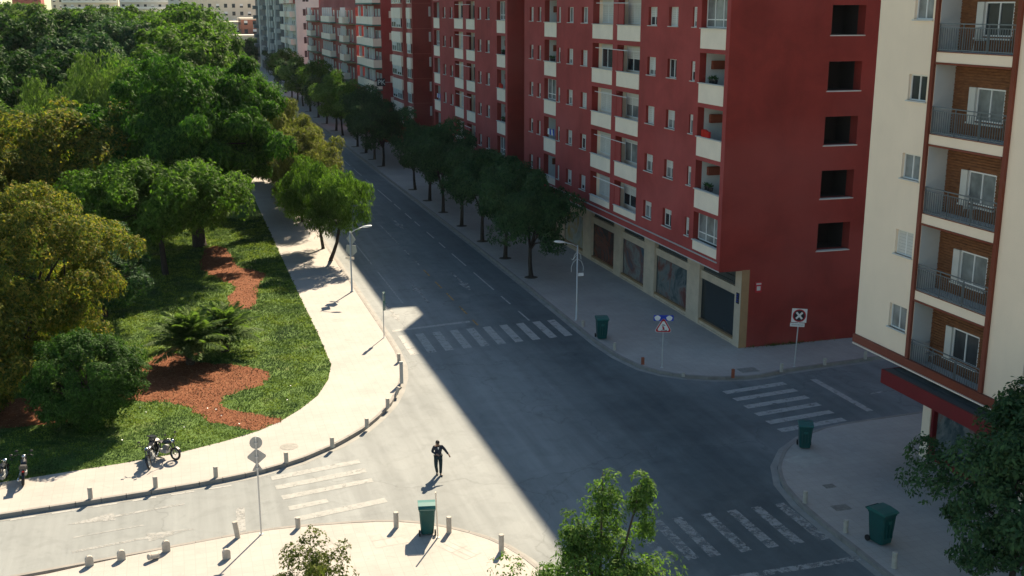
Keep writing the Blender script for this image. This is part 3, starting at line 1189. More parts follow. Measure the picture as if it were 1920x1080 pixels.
def shopfront(F, piers, Y0, Y1, arts):
    X = 1.52
    for (a0, a1) in piers:
        b = MB()
        w = a1 - a0
        z = 0
        hs = [.62, .62, .62, .62, .62, .62, 1.1]
        for i, hh in enumerate(hs):
            b.box(0, w, 0, .5, z, min(z + hh - .008, 4.78))
            z += hh
            if z > 4.78:
                break
        o = F.put("stone_pier", b.mesh("stone_pier", M_STONE), a1, X, .13)
    for i in range(len(piers) - 1):
        a1, a0 = piers[i + 1][0], piers[i][1]
        w = a1 - a0
        b = MB()
        b.box(0, w, .12, .3, 0, .32)
        b.box(0, w, .02, .3, 0, .12)
        F.put("shop_plinth", b.mesh("shop_plinth", M_STONE), a1, X, .13)
        b = MB()
        b.box(0, w, .0, .22, 0, .12)
        F.put("shop_sill", b.mesh("shop_sill", M_STONED), a1, X + .06, .45)
        b = MB()
        b.box(0, w, 0, .3, 0, .5)
        F.put("lintel_band", b.mesh("lintel_band", M_STONE), a1, X + .12, 3.25)
        b = MB()
        for k in range(7):
            b.box(0, w, .03 * (k % 2), .2, k * .165, k * .165 + .15)
        F.put("vent_grille", b.mesh("vent_grille", M_GRILL), a1, X + .3, 3.76)
        b = MB()
        b.box(0, .07, 0, .08, 0, 2.68)
        b.box(w - .07, w, 0, .08, 0, 2.68)
        b.box(.07, w - .07, 0, .08, 2.60, 2.68)
        fo = F.put("shop_frame", b.mesh("shop_frame", M_SBLACK), a1, X + .22, .57)
        b = MB()
        b.box(.07, w - .07, .03, .06, 0, 2.6)
        obj("shop_glass", b.mesh("shop_glass", arts[i]), fo)
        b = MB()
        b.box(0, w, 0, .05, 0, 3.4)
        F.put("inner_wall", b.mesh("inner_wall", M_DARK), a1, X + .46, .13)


A1 = make_art("shop_poster_dark", [(0.012, 0.02, 0.024), (0.02, 0.035, 0.04), (0.03, 0.045, 0.055)], 1)
A2 = make_art("shop_poster_figures", [(0.02, 0.035, 0.03), (0.05, 0.08, 0.09), (0.180, 0.198, 0.192), (0.168, 0.042, 0.030), (0.03, 0.04, 0.04)], 2)
A3 = make_art("shop_poster_blue", [(0.02, 0.04, 0.07), (0.072, 0.120, 0.162), (0.180, 0.084, 0.072), (0.240, 0.252, 0.240), (0.03, 0.05, 0.07)], 5)
A4 = make_art("shop_poster_red", [(0.015, 0.015, 0.014), (0.02, 0.02, 0.018), (0.16, 0.05, 0.03), (0.02, 0.022, 0.02)], 8)
A5 = make_art("shop_poster_light", [(0.25, 0.28, 0.25), (0.4, 0.42, 0.38), (0.42, 0.28, 0.08), (0.16, 0.12, 0.1)], 9)

# block 1 -----------------------------------------------------------
r1, F1 = red_block(57.7, 96.2, [(58.15, 61.35), (87.5, 90.55)], [(70.35, 74.38), (75.25, 79.25)],
                   [(61.95, 62.5), (64.55, 65.9), (67.72, 69.08), (80.33, 81.65), (83.5, 84.8), (86.5, 87.1), (91.5, 92.4), (93.6, 94.65)],
                   "large near red apartment block with art posters in its shop windows", 5, 34.0)
P1 = [(57.72, 58.5), (63.3, 65.1), (70.4, 72.2), (76.6, 78.0), (82.9, 84.8), (89.9, 91.6), (95.3, 96.18)]
shopfront(F1, P1, 57.7, 96.2, [A1, A2, A3, A4, A5, A4])
b = MB()
b.box(14, 34, .2, 38.3, HB + .2, 41)  # tall unseen wing added to keep sun off the cream block's end wall
b.box(13.7, 34.3, -.02, 38.6, 41, 41.4)
obj("added_shade_wing", b.mesh("added_shade_wing", M_RED3), r1)
# side wall of block 1 with its dark drying openings
S1 = Face(r1, 'side', 57.7)
ops = [(36.33, 38.52, 5.82 + 3.16 * k, 7.50 + 3.16 * k, 0.75, 1) for k in range(6)]
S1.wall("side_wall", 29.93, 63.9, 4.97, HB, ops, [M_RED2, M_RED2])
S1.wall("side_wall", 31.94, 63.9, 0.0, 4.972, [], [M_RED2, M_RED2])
b = MB()
b.box(0, .5, 0, .03, 0, 4.84)
S1.put("pier_edge", b.mesh("pier_edge", M_STONED), 31.445, -.004, .13)
for k in range(6):
    z = 5.82 + 3.16 * k
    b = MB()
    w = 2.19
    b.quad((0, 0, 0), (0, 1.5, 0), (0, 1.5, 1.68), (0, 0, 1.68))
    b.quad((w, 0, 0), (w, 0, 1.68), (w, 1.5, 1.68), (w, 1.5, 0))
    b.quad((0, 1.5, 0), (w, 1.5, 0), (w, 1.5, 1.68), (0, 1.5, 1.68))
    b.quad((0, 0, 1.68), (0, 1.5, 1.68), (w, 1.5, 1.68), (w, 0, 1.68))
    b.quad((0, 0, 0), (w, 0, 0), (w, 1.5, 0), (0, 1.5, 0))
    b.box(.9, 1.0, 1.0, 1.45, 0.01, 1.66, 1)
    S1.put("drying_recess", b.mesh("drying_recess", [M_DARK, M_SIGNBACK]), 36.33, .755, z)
    b = MB()
    b.box(-.06, w + .04, -.06, .3, -.05, 0.006)
    S1.put("sill", b.mesh("sill", M_SILL), 36.33, 0, z)
# wall plate, street name plate
b = MB()
b.box(0, .42, -.04, -.005, 0, .62, 0)
pl = S1.put("notice_plate", b.mesh("notice_plate", M_SRED), 32.35, 0, 3.55)
b = MB()
b.box(.05, .37, -.05, -.041, .48, .57)
b.box(.09, .33, -.05, -.041, .12, .38)
obj("notice_mark", b.mesh("notice_mark", M_SILL), pl)
b = MB()
b.box(0, .34, -.03, -.003, 0, .66)
pl = F1.put("street_name_plate", b.mesh("street_name_plate", M_SBLACK), 58.25, 1.52, 2.85)
b = MB()
for k in range(4):
    b.box(.05, .29 - .03 * (k % 2), -.036, -.031, .52 - k * .14, .57 - k * .14)
obj("plate_lettering", b.mesh("plate_lettering", M_BLUE), pl)
# chimneys on the roof (their shadow tips show on the road)
for i, (x, y, hh) in enumerate([(32.3, 93.2, 1.9), (33.5, 66, 1.6), (34.5, 78, 1.7)]):
    b = MB()
    b.box(-.45, .45, -.35, .35, 0, hh)
    b.box(-.55, .55, -.45, .45, hh, hh + .12)
    obj("chimney", b.mesh("chimney", M_RED3), r1, (x - 29.93, y - 57.7, HB + .18))

# block 2 -----------------------------------------------------------
r2, F2 = red_block(101.5, 132.65, [(102.2, 105.0), (129.1, 132.05)], [(113.25, 116.65), (118.1, 121.9)],
                   [(107.6, 108.9), (110.75, 111.95), (122.8, 124.0), (126.1, 127.35)],
                   "second red apartment block, beyond the narrow recess after the near one", 9, 13.0)
P2 = [(101.52, 102.4), (107.4, 109.0), (114, 115.6), (120.5, 122), (126.5, 128), (131.8, 132.6)]
shopfront(F2, P2, 101.5, 132.65, [A4, A1, A3, A1, A4])
S2 = Face(r2, 'side', 101.5)
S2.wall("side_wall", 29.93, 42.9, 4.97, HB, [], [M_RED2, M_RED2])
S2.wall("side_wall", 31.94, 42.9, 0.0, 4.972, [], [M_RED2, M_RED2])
# recessed joint between block 1 and block 2
rj = empty("recessed_infill", (31.6, 96.2, 0), 0, "recessed red stair tower in the gap between the two nearest red blocks", "building")
b = MB()
b.box(0, 11, 0.005, 5.295, 0, HB - .1)
obj("wall", b.mesh("wall", M_RED2), rj)

rk = empty("recessed_infill", (32.3, 132.66, 0), 0, "recessed red stair tower between the second red block and the bay-windowed one", "building")
b = MB()  # infill added to stop sunlight reaching the road through this gap
b.box(0, 11, 0.005, 11.62, 0, HB - .1)
obj("wall", b.mesh("wall", M_RED2), rk)
rk = empty("recessed_infill", (36.5, 158.12, 0), 0, "deep set red building filling the gap before the block with white balconies", "building")
b = MB()  # infill added further back to hold off sun through this opening
b.box(0, 11, 0.005, 10.5, 0, HB - .1)
obj("wall", b.mesh("wall", M_RED2), rk)
# block 3: bays of pale panels -------------------------------------------------
r3 = empty("apartment_block", (29.9, 144.3, 0), 0, "red apartment block with stacked pale window bays, third along the avenue", "apartment building")
F3 = Face(r3, 'front', 29.9)
F3.wall("front_wall", 144.3, 158.1, 4.9, HB + 1, [(147.4, 150.4, 4.91, HB + .9, 1.3, 0, 0)], [M_RED4])
b = MB()
b.box(0, 13, .0, 3.08, 4.9, HB + 1)
b.box(1.35, 13, 3.08, 6.12, 4.9, HB + 1)
b.box(0, 13, 6.12, 13.78, 4.9, HB + 1)
b.box(1.6, 13, .3, 13.7, 0, 4.9)
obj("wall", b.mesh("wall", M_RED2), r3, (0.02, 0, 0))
for k in range(7):
    z = 4.75 + 3.15 * k
    for (a0, a1) in ((144.6, 147.0), (150.9, 157.4)):
        b = MB()
        w = a1 - a0
        b.box(0, w, 0, .28, 1.25, 2.62)
        b.box(0, w, .06, .28, 0.0, .0 + .06)
        o = F3.put("bay_panel", b.mesh("bay_panel", M_PANEL), a1, -.26, z)
        n = 1 if w < 3 else 2
        for j in range(n):
            window(F3, a1 - .15 - j * (w / n), z + .07, w / n - .3, 1.15, -.2, random.choice([0, .4, .7]), 2, random.random() < .5, False)
    b = MB()
    b.box(0, .2, 0, .18, 0, .14)
    F3.put("wall_lamp", b.mesh("wall_lamp", M_WHITE), 149.0, 1.1, z + .9)
# seams of the dark side wall and narrow windows by its far edge
S3 = Face(r3, 'side', 144.3)
for k in range(6):
    b = MB()
    b.box(0, 2.4, 0, .02, 0, .06)
    S3.put("wall_seam", b.mesh("wall_seam", M_RED4), 29.95, -.015, 7.9 + 3.15 * k)
    window(S3, 32.05, 6.3 + 3.15 * k, .3, 1.2, -.02, 1.0, 1, False, False)

# block 4: wrap-round white balconies ---------------------------------------
r4 = empty("apartment_block", (30.3, 168.7, 0), 0, "red block with long white balconies edged in green, beyond the bay-windowed block", "apartment building")
F4 = Face(r4, 'front', 30.3)
b = MB()
b.box(0, 13, 0, 16.3, 0, HB + .5)
obj("wall", b.mesh("wall", M_RED), r4)
b = MB()
b.box(-.5, 2.6, -.1, 16.4, 0, .25)
obj("roof", b.mesh("roof", M_PANEL), r4, (0, 0, 23.2))
for k in range(7):
    z = 4.7 + 3.15 * k
    b = MB()
    b.box(0, 15.6, -1.3, 0, 0, .22)
    o = F4.put("balcony_slab", b.mesh("balcony_slab", M_GREENSL), 184.6, 0, z)
    b = MB()
    b.box(0.05, 15.55, -1.25, -1.15, 0, 1.15)
    b.box(15.45, 15.55, -1.15, 0, 0, 1.15)
    b.box(0.05, .15, -1.15, 0, 0, 1.15)
    obj("parapet", b.mesh("parapet", M_PANEL), o, (0, 0, .22))
    for x in (0.3, 5.2, 9.6, 12.2):
        q = MB()
        q.box(0, .45, -.9, -.5, 1.37, 2.95)
        obj("balcony_column", cached('bcol4', lambda: q.mesh("balcony_column", M_WHITE)), o, (x, 0, 0))
    for x in (2.0, 6.9, 11.0, 13.6):
        window(F4, 184.6 - x, z + .5, 1.6, 2.0, -.04, random.choice([0, .3, .5]), 2, False, False)
S4 = Face(r4, 'side', 168.7)
for k in range(6):
    b = MB()
    b.box(0, .9, 0, .35, 0, 1.0)
    S4.put("window_box", b.mesh("window_box", M_PANEL), 31.45, -.36, 5.9 + 3.15 * k)

# block 5: long lower brick-red block -----------------------------------------
r5 = empty("apartment_block", (30.4, 193.5, 0), 0, "long weathered brick-red block with green slab edges and narrow white balconies", "apartment building")
F5 = Face(r5, 'front', 30.4)
b = MB()
b.box(0, 13, 0, 71, 3.8, 20.0)
b.box(1.2, 13, .5, 70, 0, 3.8)
b.box(2.5, 12, 14, 68, 20.0, 23.2)
obj("wall", b.mesh("wall", M_RED3), r5)
for k in range(5):
    z = 4.3 + 3.2 * k
    for (a0, a1, side) in ((194.5, 206, 1), (217, 231, 0), (239, 256, 1)):
        b = MB()
        b.box(0, a1 - a0, -1.15, 0, 0, .2)
        o = F5.put("balcony_slab", b.mesh("balcony_slab", M_MOSSSL if side else M_GREENSL), a1, 0, z)
        w = (a1 - a0) * (.42 if side else .9)
        b = MB()
        b.box(.1, w, -1.1, -1.0, 0, 1.1)
        b.box(w - .1, w, -1.0, 0, 0, 1.1)
        obj("parapet", b.mesh("parapet", M_PANEL), o, (0, 0, .2))
        for j in range(3 if side else 5):
            q = MB()
            q.box(0, .35, -.8, -.5, 1.3, 2.9)
            obj("balcony_column", cached('bcol5', lambda: q.mesh("balcony_column", M_WHITE)), o, (.3 + j * (1.9 if side else 2.9), 0, 0))
        nwin = 3 if side else 4
        for j in range(nwin):
            x = a1 - 1.1 - j * (a1 - a0 - 1) / nwin
            window(F5, x, z + .4, 1.3, 2.0, -.04, random.choice([0, 0, .4]), 1, False, False)
    for a in (206, 208.6, 211.5, 214):
        window(F5, a + 1, z + 1.0, .9, 1.4, -.04, 1.0 if a != 208.6 else .5, 1, False, True)
    b = MB()
    b.box(0, 70.5, -.12, 0, 0, .14)
    F5.put("string_course", b.mesh("string_course", M_MOSSSL), 264.2, 0, z - .02)

# block 6: cream gable with white balconies ----------------------------------
r6 = empty("apartment_block", (30.0, 283.0, 0), 0, "tall cream block with white balcony stacks beyond the brick-red block", "apartment building")
F6 = Face(r6, 'front', 30.0)
b = MB()
b.box(0, 13, 0, 32, 0, 29)
obj("wall", b.mesh("wall", M_PALE), r6)
b = MB()
b.box(-.4, 1.0, 1, 31, 0, 2.6)
obj("attic_band", b.mesh("attic_band", M_RED3), r6, (0, 0, 20.9))
S6 = Face(r6, 'side', 283.0)
for k in range(6):
    z = 4.5 + 3.3 * k
    for (a0, a1) in ((285, 293), (299, 311)):
        b = MB()
        b.box(0, a1 - a0, -1.3, 0, 0, 1.35)
        F6.put("balcony", b.mesh("balcony", M_PANEL), a1, 0, z)
        for j in range(2):
            window(F6, a1 - .8 - j * 4, z + 1.4, 2.6, 1.7, -.06, random.choice([0, .4]), 2, False, False)
    b = MB()
    b.box(0, 1.5, -.5, 0, 0, 1.2)
    F6.put("red_infill", b.mesh("red_infill", M_RED3), 297.5, 0, z + .1)
    window(S6, 31.6, z + .3, 1.6, 1.7, -.05, 0, 2, False, False)

# block 7: dark and white vertical stripes -----------------------------------
r7 = empty("apartment_block", (30.2, 322, 0), 0, "tall slate and white block with vertical stripes at the far end of the row", "apartment building")
F7 = Face(r7, 'front', 30.2)
b = MB()
b.box(0, 14, 0, 96, 0, 31)
obj("wall", b.mesh("wall", mat("slate_blue_cladding", (0.06, 0.075, 0.09), 0.7, 0.2, .3)), r7)
for (a0, a1) in ((338, 341), (348, 351), (357, 359.5), (364, 370), (398, 401)):
    b = MB()
    b.box(0, a1 - a0, -.4, 0, 0, 30.5)
    F7.put("white_pilaster", b.mesh("white_pilaster", M_PALE), a1, 0, .1)
for k in range(9):
    z = 3.4 + 3.2 * k
    for a in (331, 346, 372, 386, 412):
        b = MB()
        b.box(0, 4.2, -1.5, 0, 0, 1.2)
        F7.put("balcony", b.mesh("balcony", M_PALE if a in (331, 386) else M_RAIL), a, 0, z)

# cream block, right foreground ------------------------------------------------
XC = 29.0
rc = empty("apartment_block", (XC, 42.4, 0), 0, "cream apartment block with brown framed balconies above a dark red canopy", "apartment building")
FC = Face(rc, 'front', XC)
HC = 24.4
SZ = 3.225
holes = [(33.95, 38.52, 5.62, 22.6, 0.0001, 2)]
holes = []
b_lo, b_hi = 34.1, 38.38
fl = []
for k in range(6):
    rt = 6.51 + SZ * k     # railing top
    st = rt - 1.08         # slab top
    fl.append((rt, st))
    holes.append((b_lo, b_hi, st, st + SZ - .42, 1.35, 2))
    for (a0, a1) in ((38.86, 40.05), (30.6, 31.9), (26.5, 27.7)):
        z0 = rt + .12
        holes.append((a0, a1, z0, z0 + 1.05, .14, 0))
        window(FC, a1, z0, a1 - a0, 1.05, .14, 1.0 if (k == 1 and a0 > 38) else 0, 2, k % 2 == 0, True)
FC.wall("front_wall", 22.0, 42.4, 5.42, HC, holes, [M_CREAMW, M_BROWNT, M_GREYIN])
b = MB()
b.box(0, 20.39, 0.004, 12.4, 0, .2)
FC.put("roof", b.mesh("roof", M_ROOF), 42.395, 0, HC)
b = MB()
b.box(0.2, 20.2, 1.75, 12.3, 5.5, HC - .01)
b.box(2.4, 20.2, 2.9, 12.3, 0, 5.5)
FC.put("rear_wall", b.mesh("rear_wall", M_CREAMW), 42.4, 0, 0)
b = MB()
b.box(29.0 - XC + .01, 12.4, 0, .18, 5.5, HC - .01)
obj("side_wall", b.mesh("side_wall", M_CREAMW), rc, (0, -.19, 0))
# brown frame posts and base band
for a in (38.60, 34.02):
    b = MB()
    b.box(0, .20, -.11, .0, 0, HC - 5.65)
    FC.put("frame_post", b.mesh("frame_post", M_BROWNT), a, -.002, 5.64)
b = MB()
b.box(0, 20.38, -.14, 0.02, 0, .34)
b.box(0, 20.38, -.10, 1.6, -.03, -.002)
FC.put("base_band", b.mesh("base_band", M_BROWNT), 42.39, -.003, 5.28)
b = MB()
b.box(0, 20.3, -.16, .0, 0, .05)
FC.put("drip_edge", b.mesh("drip_edge", M_PANEL), 42.36, -.003, 5.19)

bal_me = None
for k, (rt, st) in enumerate(fl):
    W = b_hi - b_lo
    # cream slab face under the railing
    if k > 0:
        b = MB()
        b.box(0, W, -.04, .5, -.42, -.004)
        FC.put("slab_edge", b.mesh("slab_edge", M_CREAMW), b_hi, 0, st)
        b = MB()
        b.box(0, W, -.075, -.042, -.50, -.423)
        b.box(0, W, -.07, -.03, -.03, .0)
        FC.put("brown_trim", b.mesh("brown_trim", M_BROWNT), b_hi, 0, st)
    # brick back wall of the balcony, in courses, with window
    hh = SZ - .42
    bw0, bw1 = .0, W
    b = MB()
    nC = int(hh / .11)
    wx0, wx1, wz0, wz1 = 1.38, 2.95, .60, 1.88
    for c in range(nC):
        z0 = c * .11
        z1 = z0 + .082
        dd = .0 + .012 * (c % 2)
        if z1 > wz0 and z0 < wz1:
            b.box(bw0, wx0 - .01, -.03 - dd, .05, z0, z1)
            b.box(wx1 + .01, bw1, -.03 - dd, .05, z0, z1)
        else:
            b.box(bw0, bw1, -.03 - dd, .05, z0, z1)
    b.box(bw0, bw1, .0, .1, 0, wz0)
    b.box(bw0, bw1, .0, .1, wz1, hh)
    b.box(bw0, wx0, .0, .1, wz0, wz1)
    b.box(wx1, bw1, .0, .1, wz0, wz1)
    o = FC.put("brick_courses", cached(('bc', k > 99), lambda: b.mesh("brick_courses", M_BRICKW)), b_hi, .95, st)
    o['kind'] = 'stuff'
    window(FC, b_hi - wx0, st + wz0, wx1 - wx0, wz1 - wz0, .97, 0, 2, k in (1, 2, 3), False)
    b = MB()
    b.box(-.38, -.002, -.10, .06, -.06, wz1 - wz0)
    b.box(-.38, wx1 - wx0 + .07, -.16, .06, -.12, -.061)
    FC.put("window_surround", b.mesh("window_surround", M_SHUT), b_hi - wx0, .95, st + wz0)
    # railing
    b = MB()
    b.box(0, W, 0, .05, 1.04, 1.08)
    b.box(0, W, .005, .045, .90, .93)
    b.box(0, W, .0, .05, .06, .09)
    rail = FC.put("railing", cached('rail', lambda: b.mesh("railing", M_RAIL)), b_hi, -.02, st)

    def bal():
        q = MB()
        q.box(-.011, .011, .012, .034, .09, .90)
        return q.mesh("baluster", M_RAIL)
    n = int(W / .135)
    for j in range(n):
        obj("baluster", cached('bal', bal), rail, (.07 + j * .135, 0, 0))
    for j in range(4):
        q = MB()
        q.box(-.014, .014, .0, .045, .0, 1.04)
        obj("rail_post", cached('rpost', lambda: q.mesh("rail_post", M_RAIL)), rail, (.03 + j * (W - .06) / 3, 0, 0))
# balcony furniture: a folded chair on the top one and the middle one, air conditioner
for k, dx in ((4, 1.6), (2, 1.9), (0, .35)):
    rt, st = fl[k]
    ch = empty("balcony_chair", (XC + .75, b_hi - dx, st), .4, "white wire chair on the %s balcony of the cream block" % {4: 'top visible', 2: 'middle', 0: 'lowest'}[k], "chair")
    b = MB()
    for j in range(5):
        b.box(-.22, .22, -.2 + j * .09, -.15 + j * .09, .44, .46)
    obj("seat", b.mesh("seat", M_STEEL), ch)
    b = MB()
    for j in range(5):
        b.box(-.2 + j * .09, -.17 + j * .09, .2, .22, .46, .92)
    b.box(-.22, .22, .195, .225, .9, .93)
    obj("backrest", b.mesh("backrest", M_STEEL), ch)
    for sx in (-.2, .2):
        for sy in (-.18, .2):
            b = MB()
            b.tube([(sx * 1.1, sy * 1.15, 0), (sx, sy, .44)], .014, 5)
            obj("leg", b.mesh("leg", M_STEEL), ch)
# canopy, columns and shop glass
b = MB()
b.box(0, 14, 0, 2.9, .0, .04)
can = FC.put("canopy", b.mesh("canopy", M_CANTOP), 39.35, -.55, 4.86)
b = MB()
b.box(0, 14, -.06, 0, -.55, .06)
b.box(-.06, 0, -.06, 2.9, -.55, .06)
obj("fascia", b.mesh("fascia", M_CANRED), can)
b = MB()
for j in range(9):
    b.box(j * 1.5, j * 1.5 + 1.48, .02, .5, .042, .06 + .01 * (j % 2))
obj("flashing", b.mesh("flashing", M_GRILL), can)
b = MB()
b.box(0, 14, 0, 2.88, -.05, -.004)
obj("canopy_soffit", b.mesh("canopy_soffit", M_PANEL), can)
for a in (40.45, 34.2, 28.2):
    b = MB()
    b.box(0, .55, 0, .5, 0, 4.95 if a > 40 else 4.7)
    FC.put("column", b.mesh("column", M_CREAMW), a, 2.5, .13)
    b = MB()
    b.box(0, .16, 0, .42, 0, 4.65)
    FC.put("red_jamb", b.mesh("red_jamb", M_CANRED), a - .56, 2.55, .13)
for (a0, a1, m) in ((34.3, 39.7, A2), (28.3, 33.4, A3)):
    b = MB()
    b.box(0, a1 - a0, 0, .06, .35, 3.9)
    FC.put("shop_glass", b.mesh("shop_glass", m), a1, 2.75, .13)
    for z0, z1, nm in ((0, .35, "shop_plinth"), (3.9, 4.7, "shop_header")):
        b = MB()
        b.box(0, a1 - a0, -.04, .1, z0, z1)
        FC.put(nm, b.mesh(nm, M_CANRED), a1, 2.75, .13)


# far town ------------------------------------------------------------------
def far_block(x0, x1, y0, y1, h, m, label, floors=0, bandm=None, win=True, balc=False, sidewin=True):
    r = empty("apartment_block", (x0, y0, 0), 0, label, "building")
    b = MB()
    b.box(0, x1 - x0, 0, y1 - y0, 0, h)
    obj("wall", b.mesh("wall", m), r)
    b = MB()
    b.box(-.3, x1 - x0 + .3, -.3, y1 - y0 + .3, 0, .6)
    obj("roof", b.mesh("roof", M_PANEL if bandm is None else bandm), r, (0, 0, h))
    wb, sb = MB(), MB()
    nf = floors or int(h / 3.2)
    W = x1 - x0
    for k in range(nf):
        z = 3.6 + k * 3.2
        if z + 2 > h:
            break
        if balc:
            sb.box(.4, W - .4, -1.2, 0, z - .35, z + .75)
        n = int(W / 3.2)
        for j in range(n):
            x = 1.1 + j * W / n
            wb.box(x, x + 1.3, -.06, 0, z + .3, z + 1.9)
            if (j + k) % 3 == 0:
                sb.box(x, x + 1.3, -.1, -.062, z + 1.0, z + 1.9)
        nd = int((y1 - y0) / 3.6)
        for j in range(nd):
            yy = 1.1 + j * (y1 - y0) / nd
            wb.box(-.06, 0, yy, yy + 1.4, z + .3, z + 1.9)
    o = obj("window_rows", wb.mesh("window_rows", M_GLASS), r)
    o['kind'] = 'stuff'
    if sb.v:
        o = obj("balcony_rows", sb.mesh("balcony_rows", M_WHITE), r)
        o['kind'] = 'stuff'
    return r


M_ORB = make_redwall("orange_brick", (0.36, 0.15, 0.10), .15)
far_block(14, 46, 436, 452, 9.5, M_BEIGE, "low pale house with a flat terrace at the end of the avenue")
far_block(27, 40, 452, 470, 15.5, M_ORB, "small brick-topped house among the beige ones closing the avenue")
far_block(10, 29, 470, 490, 14, M_PALE, "grey and white fronted house above the avenue trees")
far_block(6, 48, 500, 520, 24, M_BEIGE, "wide beige house closing the end of the avenue")
far_block(26, 60, 530, 560, 31, M_BEIGE, "tallest beige house behind the end of the avenue")
far_block(1, 22, 560, 585, 27, M_PALE, "pale stepped house behind the beige ones")
far_block(-22, 9, 600, 620, 33, M_PALE, "red and white apartment slab with continuous balcony bands above the treetops", balc=True)
far_block(-52, -24, 640, 660, 34, M_BEIGE, "beige block with pale bands behind the park trees", balc=True)
far_block(-66, -54, 560, 575, 25, M_RED3, "low block with a red upper floor behind the park")
far_block(-86, -68, 520, 540, 22.5, M_PALE, "bright flat-roofed house seen over the park trees")
far_block(-82, -70, 470, 480, 29, M_PALE, "slim white block rising over the park trees")
far_block(-120, -90, 470, 500, 22.5, M_PALE, "long low grey house at the far side of the park")
far_block(-150, -123, 480, 500, 23, M_BEIGE, "beige low house at the left end of the far row")
far_block(-64, -30, 720, 740, 36, M_BEIGE, "hazy beige block far behind the brick ones")
far_block(-190, -100, 620, 640, 33, M_PALE, "long pale terrace on the skyline beyond the park")
far_block(50, 110, 600, 640, 34, M_PALE, "pale block hidden mostly behind the avenue row")


# ------------------------------------------------------------------ trees
def ell_dirs(n, rg, up=0.0):
    d = nrm(rg.normal(size=(n, 3)))
    if up:
        d[:, 2] += up
        d = nrm(d)
    return d


def crown_mesh(name, m, c, rad, n_clump, n_twig, per, leaf, seed, clump_r=0.30, droop=0.3, flat=0.0, hollow=0.55, aspect=0.42, rag=0.16, hang=0.0, up=0.15, bottom=-1.0):
    """clumps spread through an ellipsoid; each has twigs on its shell; each twig carries 'per' leaves"""
    rg = np.random.default_rng(seed)
    rad = np.array(rad, float)
    c = np.array(c, float)
    d = ell_dirs(n_clump, rg, 0.12)
    f = hollow + (1 - hollow) * rg.random(n_clump) ** 0.7
    f *= 1 + rg.normal(0, rag, n_clump)
    cc = d * f[:, None]
    if flat:
        cc[:, 2] = np.sign(cc[:, 2]) * np.abs(cc[:, 2]) ** (1 - flat * 0.5)
    cc[:, 2] = np.maximum(cc[:, 2], bottom)
    cc = cc * rad + c
    rm = float(np.mean(rad)) * clump_r * rg.uniform(0.65, 1.35, n_clump)
    idx = rg.integers(0, n_clump, n_twig)
    td = ell_dirs(n_twig, rg, up)
    rr = rm[idx] * (0.55 + 0.5 * rg.random(n_twig) ** 0.5)
    tp = cc[idx] + td * rr[:, None] * np.array([1, 1, 0.8])
    if hang:
        tp[:, 2] -= hang * rg.random(n_twig) ** 2 * rad[2]
    out = nrm((tp - c) / rad)
    P = np.repeat(tp, per, 0)
    N0 = np.repeat(nrm(td * 0.6 + out * 0.6 + np.array([0, 0, 0.5])), per, 0)
    n = len(P)
    rd = nrm(rg.normal(size=(n, 3)))
    D = rd - N0 * np.sum(rd * N0, 1, keepdims=True) * 0.7
    D = nrm(D)
    D[:, 2] -= droop
    Nn = nrm(N0 + rg.normal(0, 0.45, (n, 3)))
    ln = leaf * rg.uniform(0.65, 1.35, n)
    P = P + rg.normal(0, leaf * 0.25, (n, 3))
    V = leaf_quads(P, D, Nn, ln, ln * aspect * rg.uniform(.8, 1.3, n), rg, droop * 0.4)
    return quads_mesh(name, V, m), cc


def trunk_mesh(name, base, fork, cc, r0, seed, m, n_limb=7, lean=(0, 0), multi=1):
    rr = random.Random(seed)
    b = MB()
    base = Vector(base)
    for s in range(multi):
        off = Vector((rr.uniform(-.25, .25), rr.uniform(-.25, .25), 0)) * (multi > 1)
        f = Vector(fork) + off * 2
        mid = base.lerp(f, 0.5) + Vector((lean[0], lean[1], 0)) * .35 + Vector((rr.uniform(-.05, .05), rr.uniform(-.05, .05), 0))
        b.tube([base + off + Vector((0, 0, -.15)), base + off + Vector((0, 0, .12)), base.lerp(mid, .5) + off, mid, f], [r0 * 1.5, r0 * 1.12, r0 * .98, r0 * .88, r0 * .72], 9)
        for i in range(n_limb):
            t = Vector(cc[rr.randrange(len(cc))])
            q = f.lerp(t, .45) + Vector((rr.uniform(-.3, .3), rr.uniform(-.3, .3), rr.uniform(.0, .4)))
            b.tube([f - Vector((0, 0, .2)), f.lerp(q, .5) + Vector((0, 0, .12)), q, t], [r0 * .5, r0 * .36, r0 * .24, r0 * .07], 6)
            for j in range(2):
                t2 = Vector(cc[rr.randrange(len(cc))])
                if (t2 - q).length < (t - f).length:
                    b.tube([q, q.lerp(t2, .5) + Vector((0, 0, .08)), t2], [r0 * .2, r0 * .12, r0 * .04], 5)
    return b.mesh(name, m, True)


def tree(label, loc, m_leaf, ctr, rad, r0, seed, n_clump=60, n_twig=3000, per=5, leaf=0.25, trunk_m=None, cat="tree", name="tree", group=None, n_limb=7, lean=(0, 0), fork=None, multi=1, **kw):
    root = empty(name, (*loc, Z_P if len(loc) == 2 else loc[2]) if len(loc) == 2 else loc, 0, label, cat, group)
    me, cc = crown_mesh("crown", m_leaf, ctr, rad, n_clump, n_twig, per, leaf, seed, **kw)
    obj("crown", me, root)
    fz = fork if fork is not None else max(0.6, ctr[2] - rad[2] * 0.75)
    fk = (ctr[0] * .5 + lean[0], ctr[1] * .5 + lean[1], fz)
    obj("trunk", trunk_mesh("trunk", (0, 0, 0), fk, cc, r0, seed, trunk_m or M_BARKD, n_limb, lean, multi), root)
    return root


ORD = ["first", "second", "third", "fourth", "fifth", "sixth", "seventh", "eighth", "ninth", "tenth", "eleventh", "twelfth", "thirteenth", "fourteenth", "fifteenth", "sixteenth",
       "seventeenth", "eighteenth", "nineteenth", "twentieth", "twenty-first", "twenty-second", "twenty-third", "twenty-fourth"]

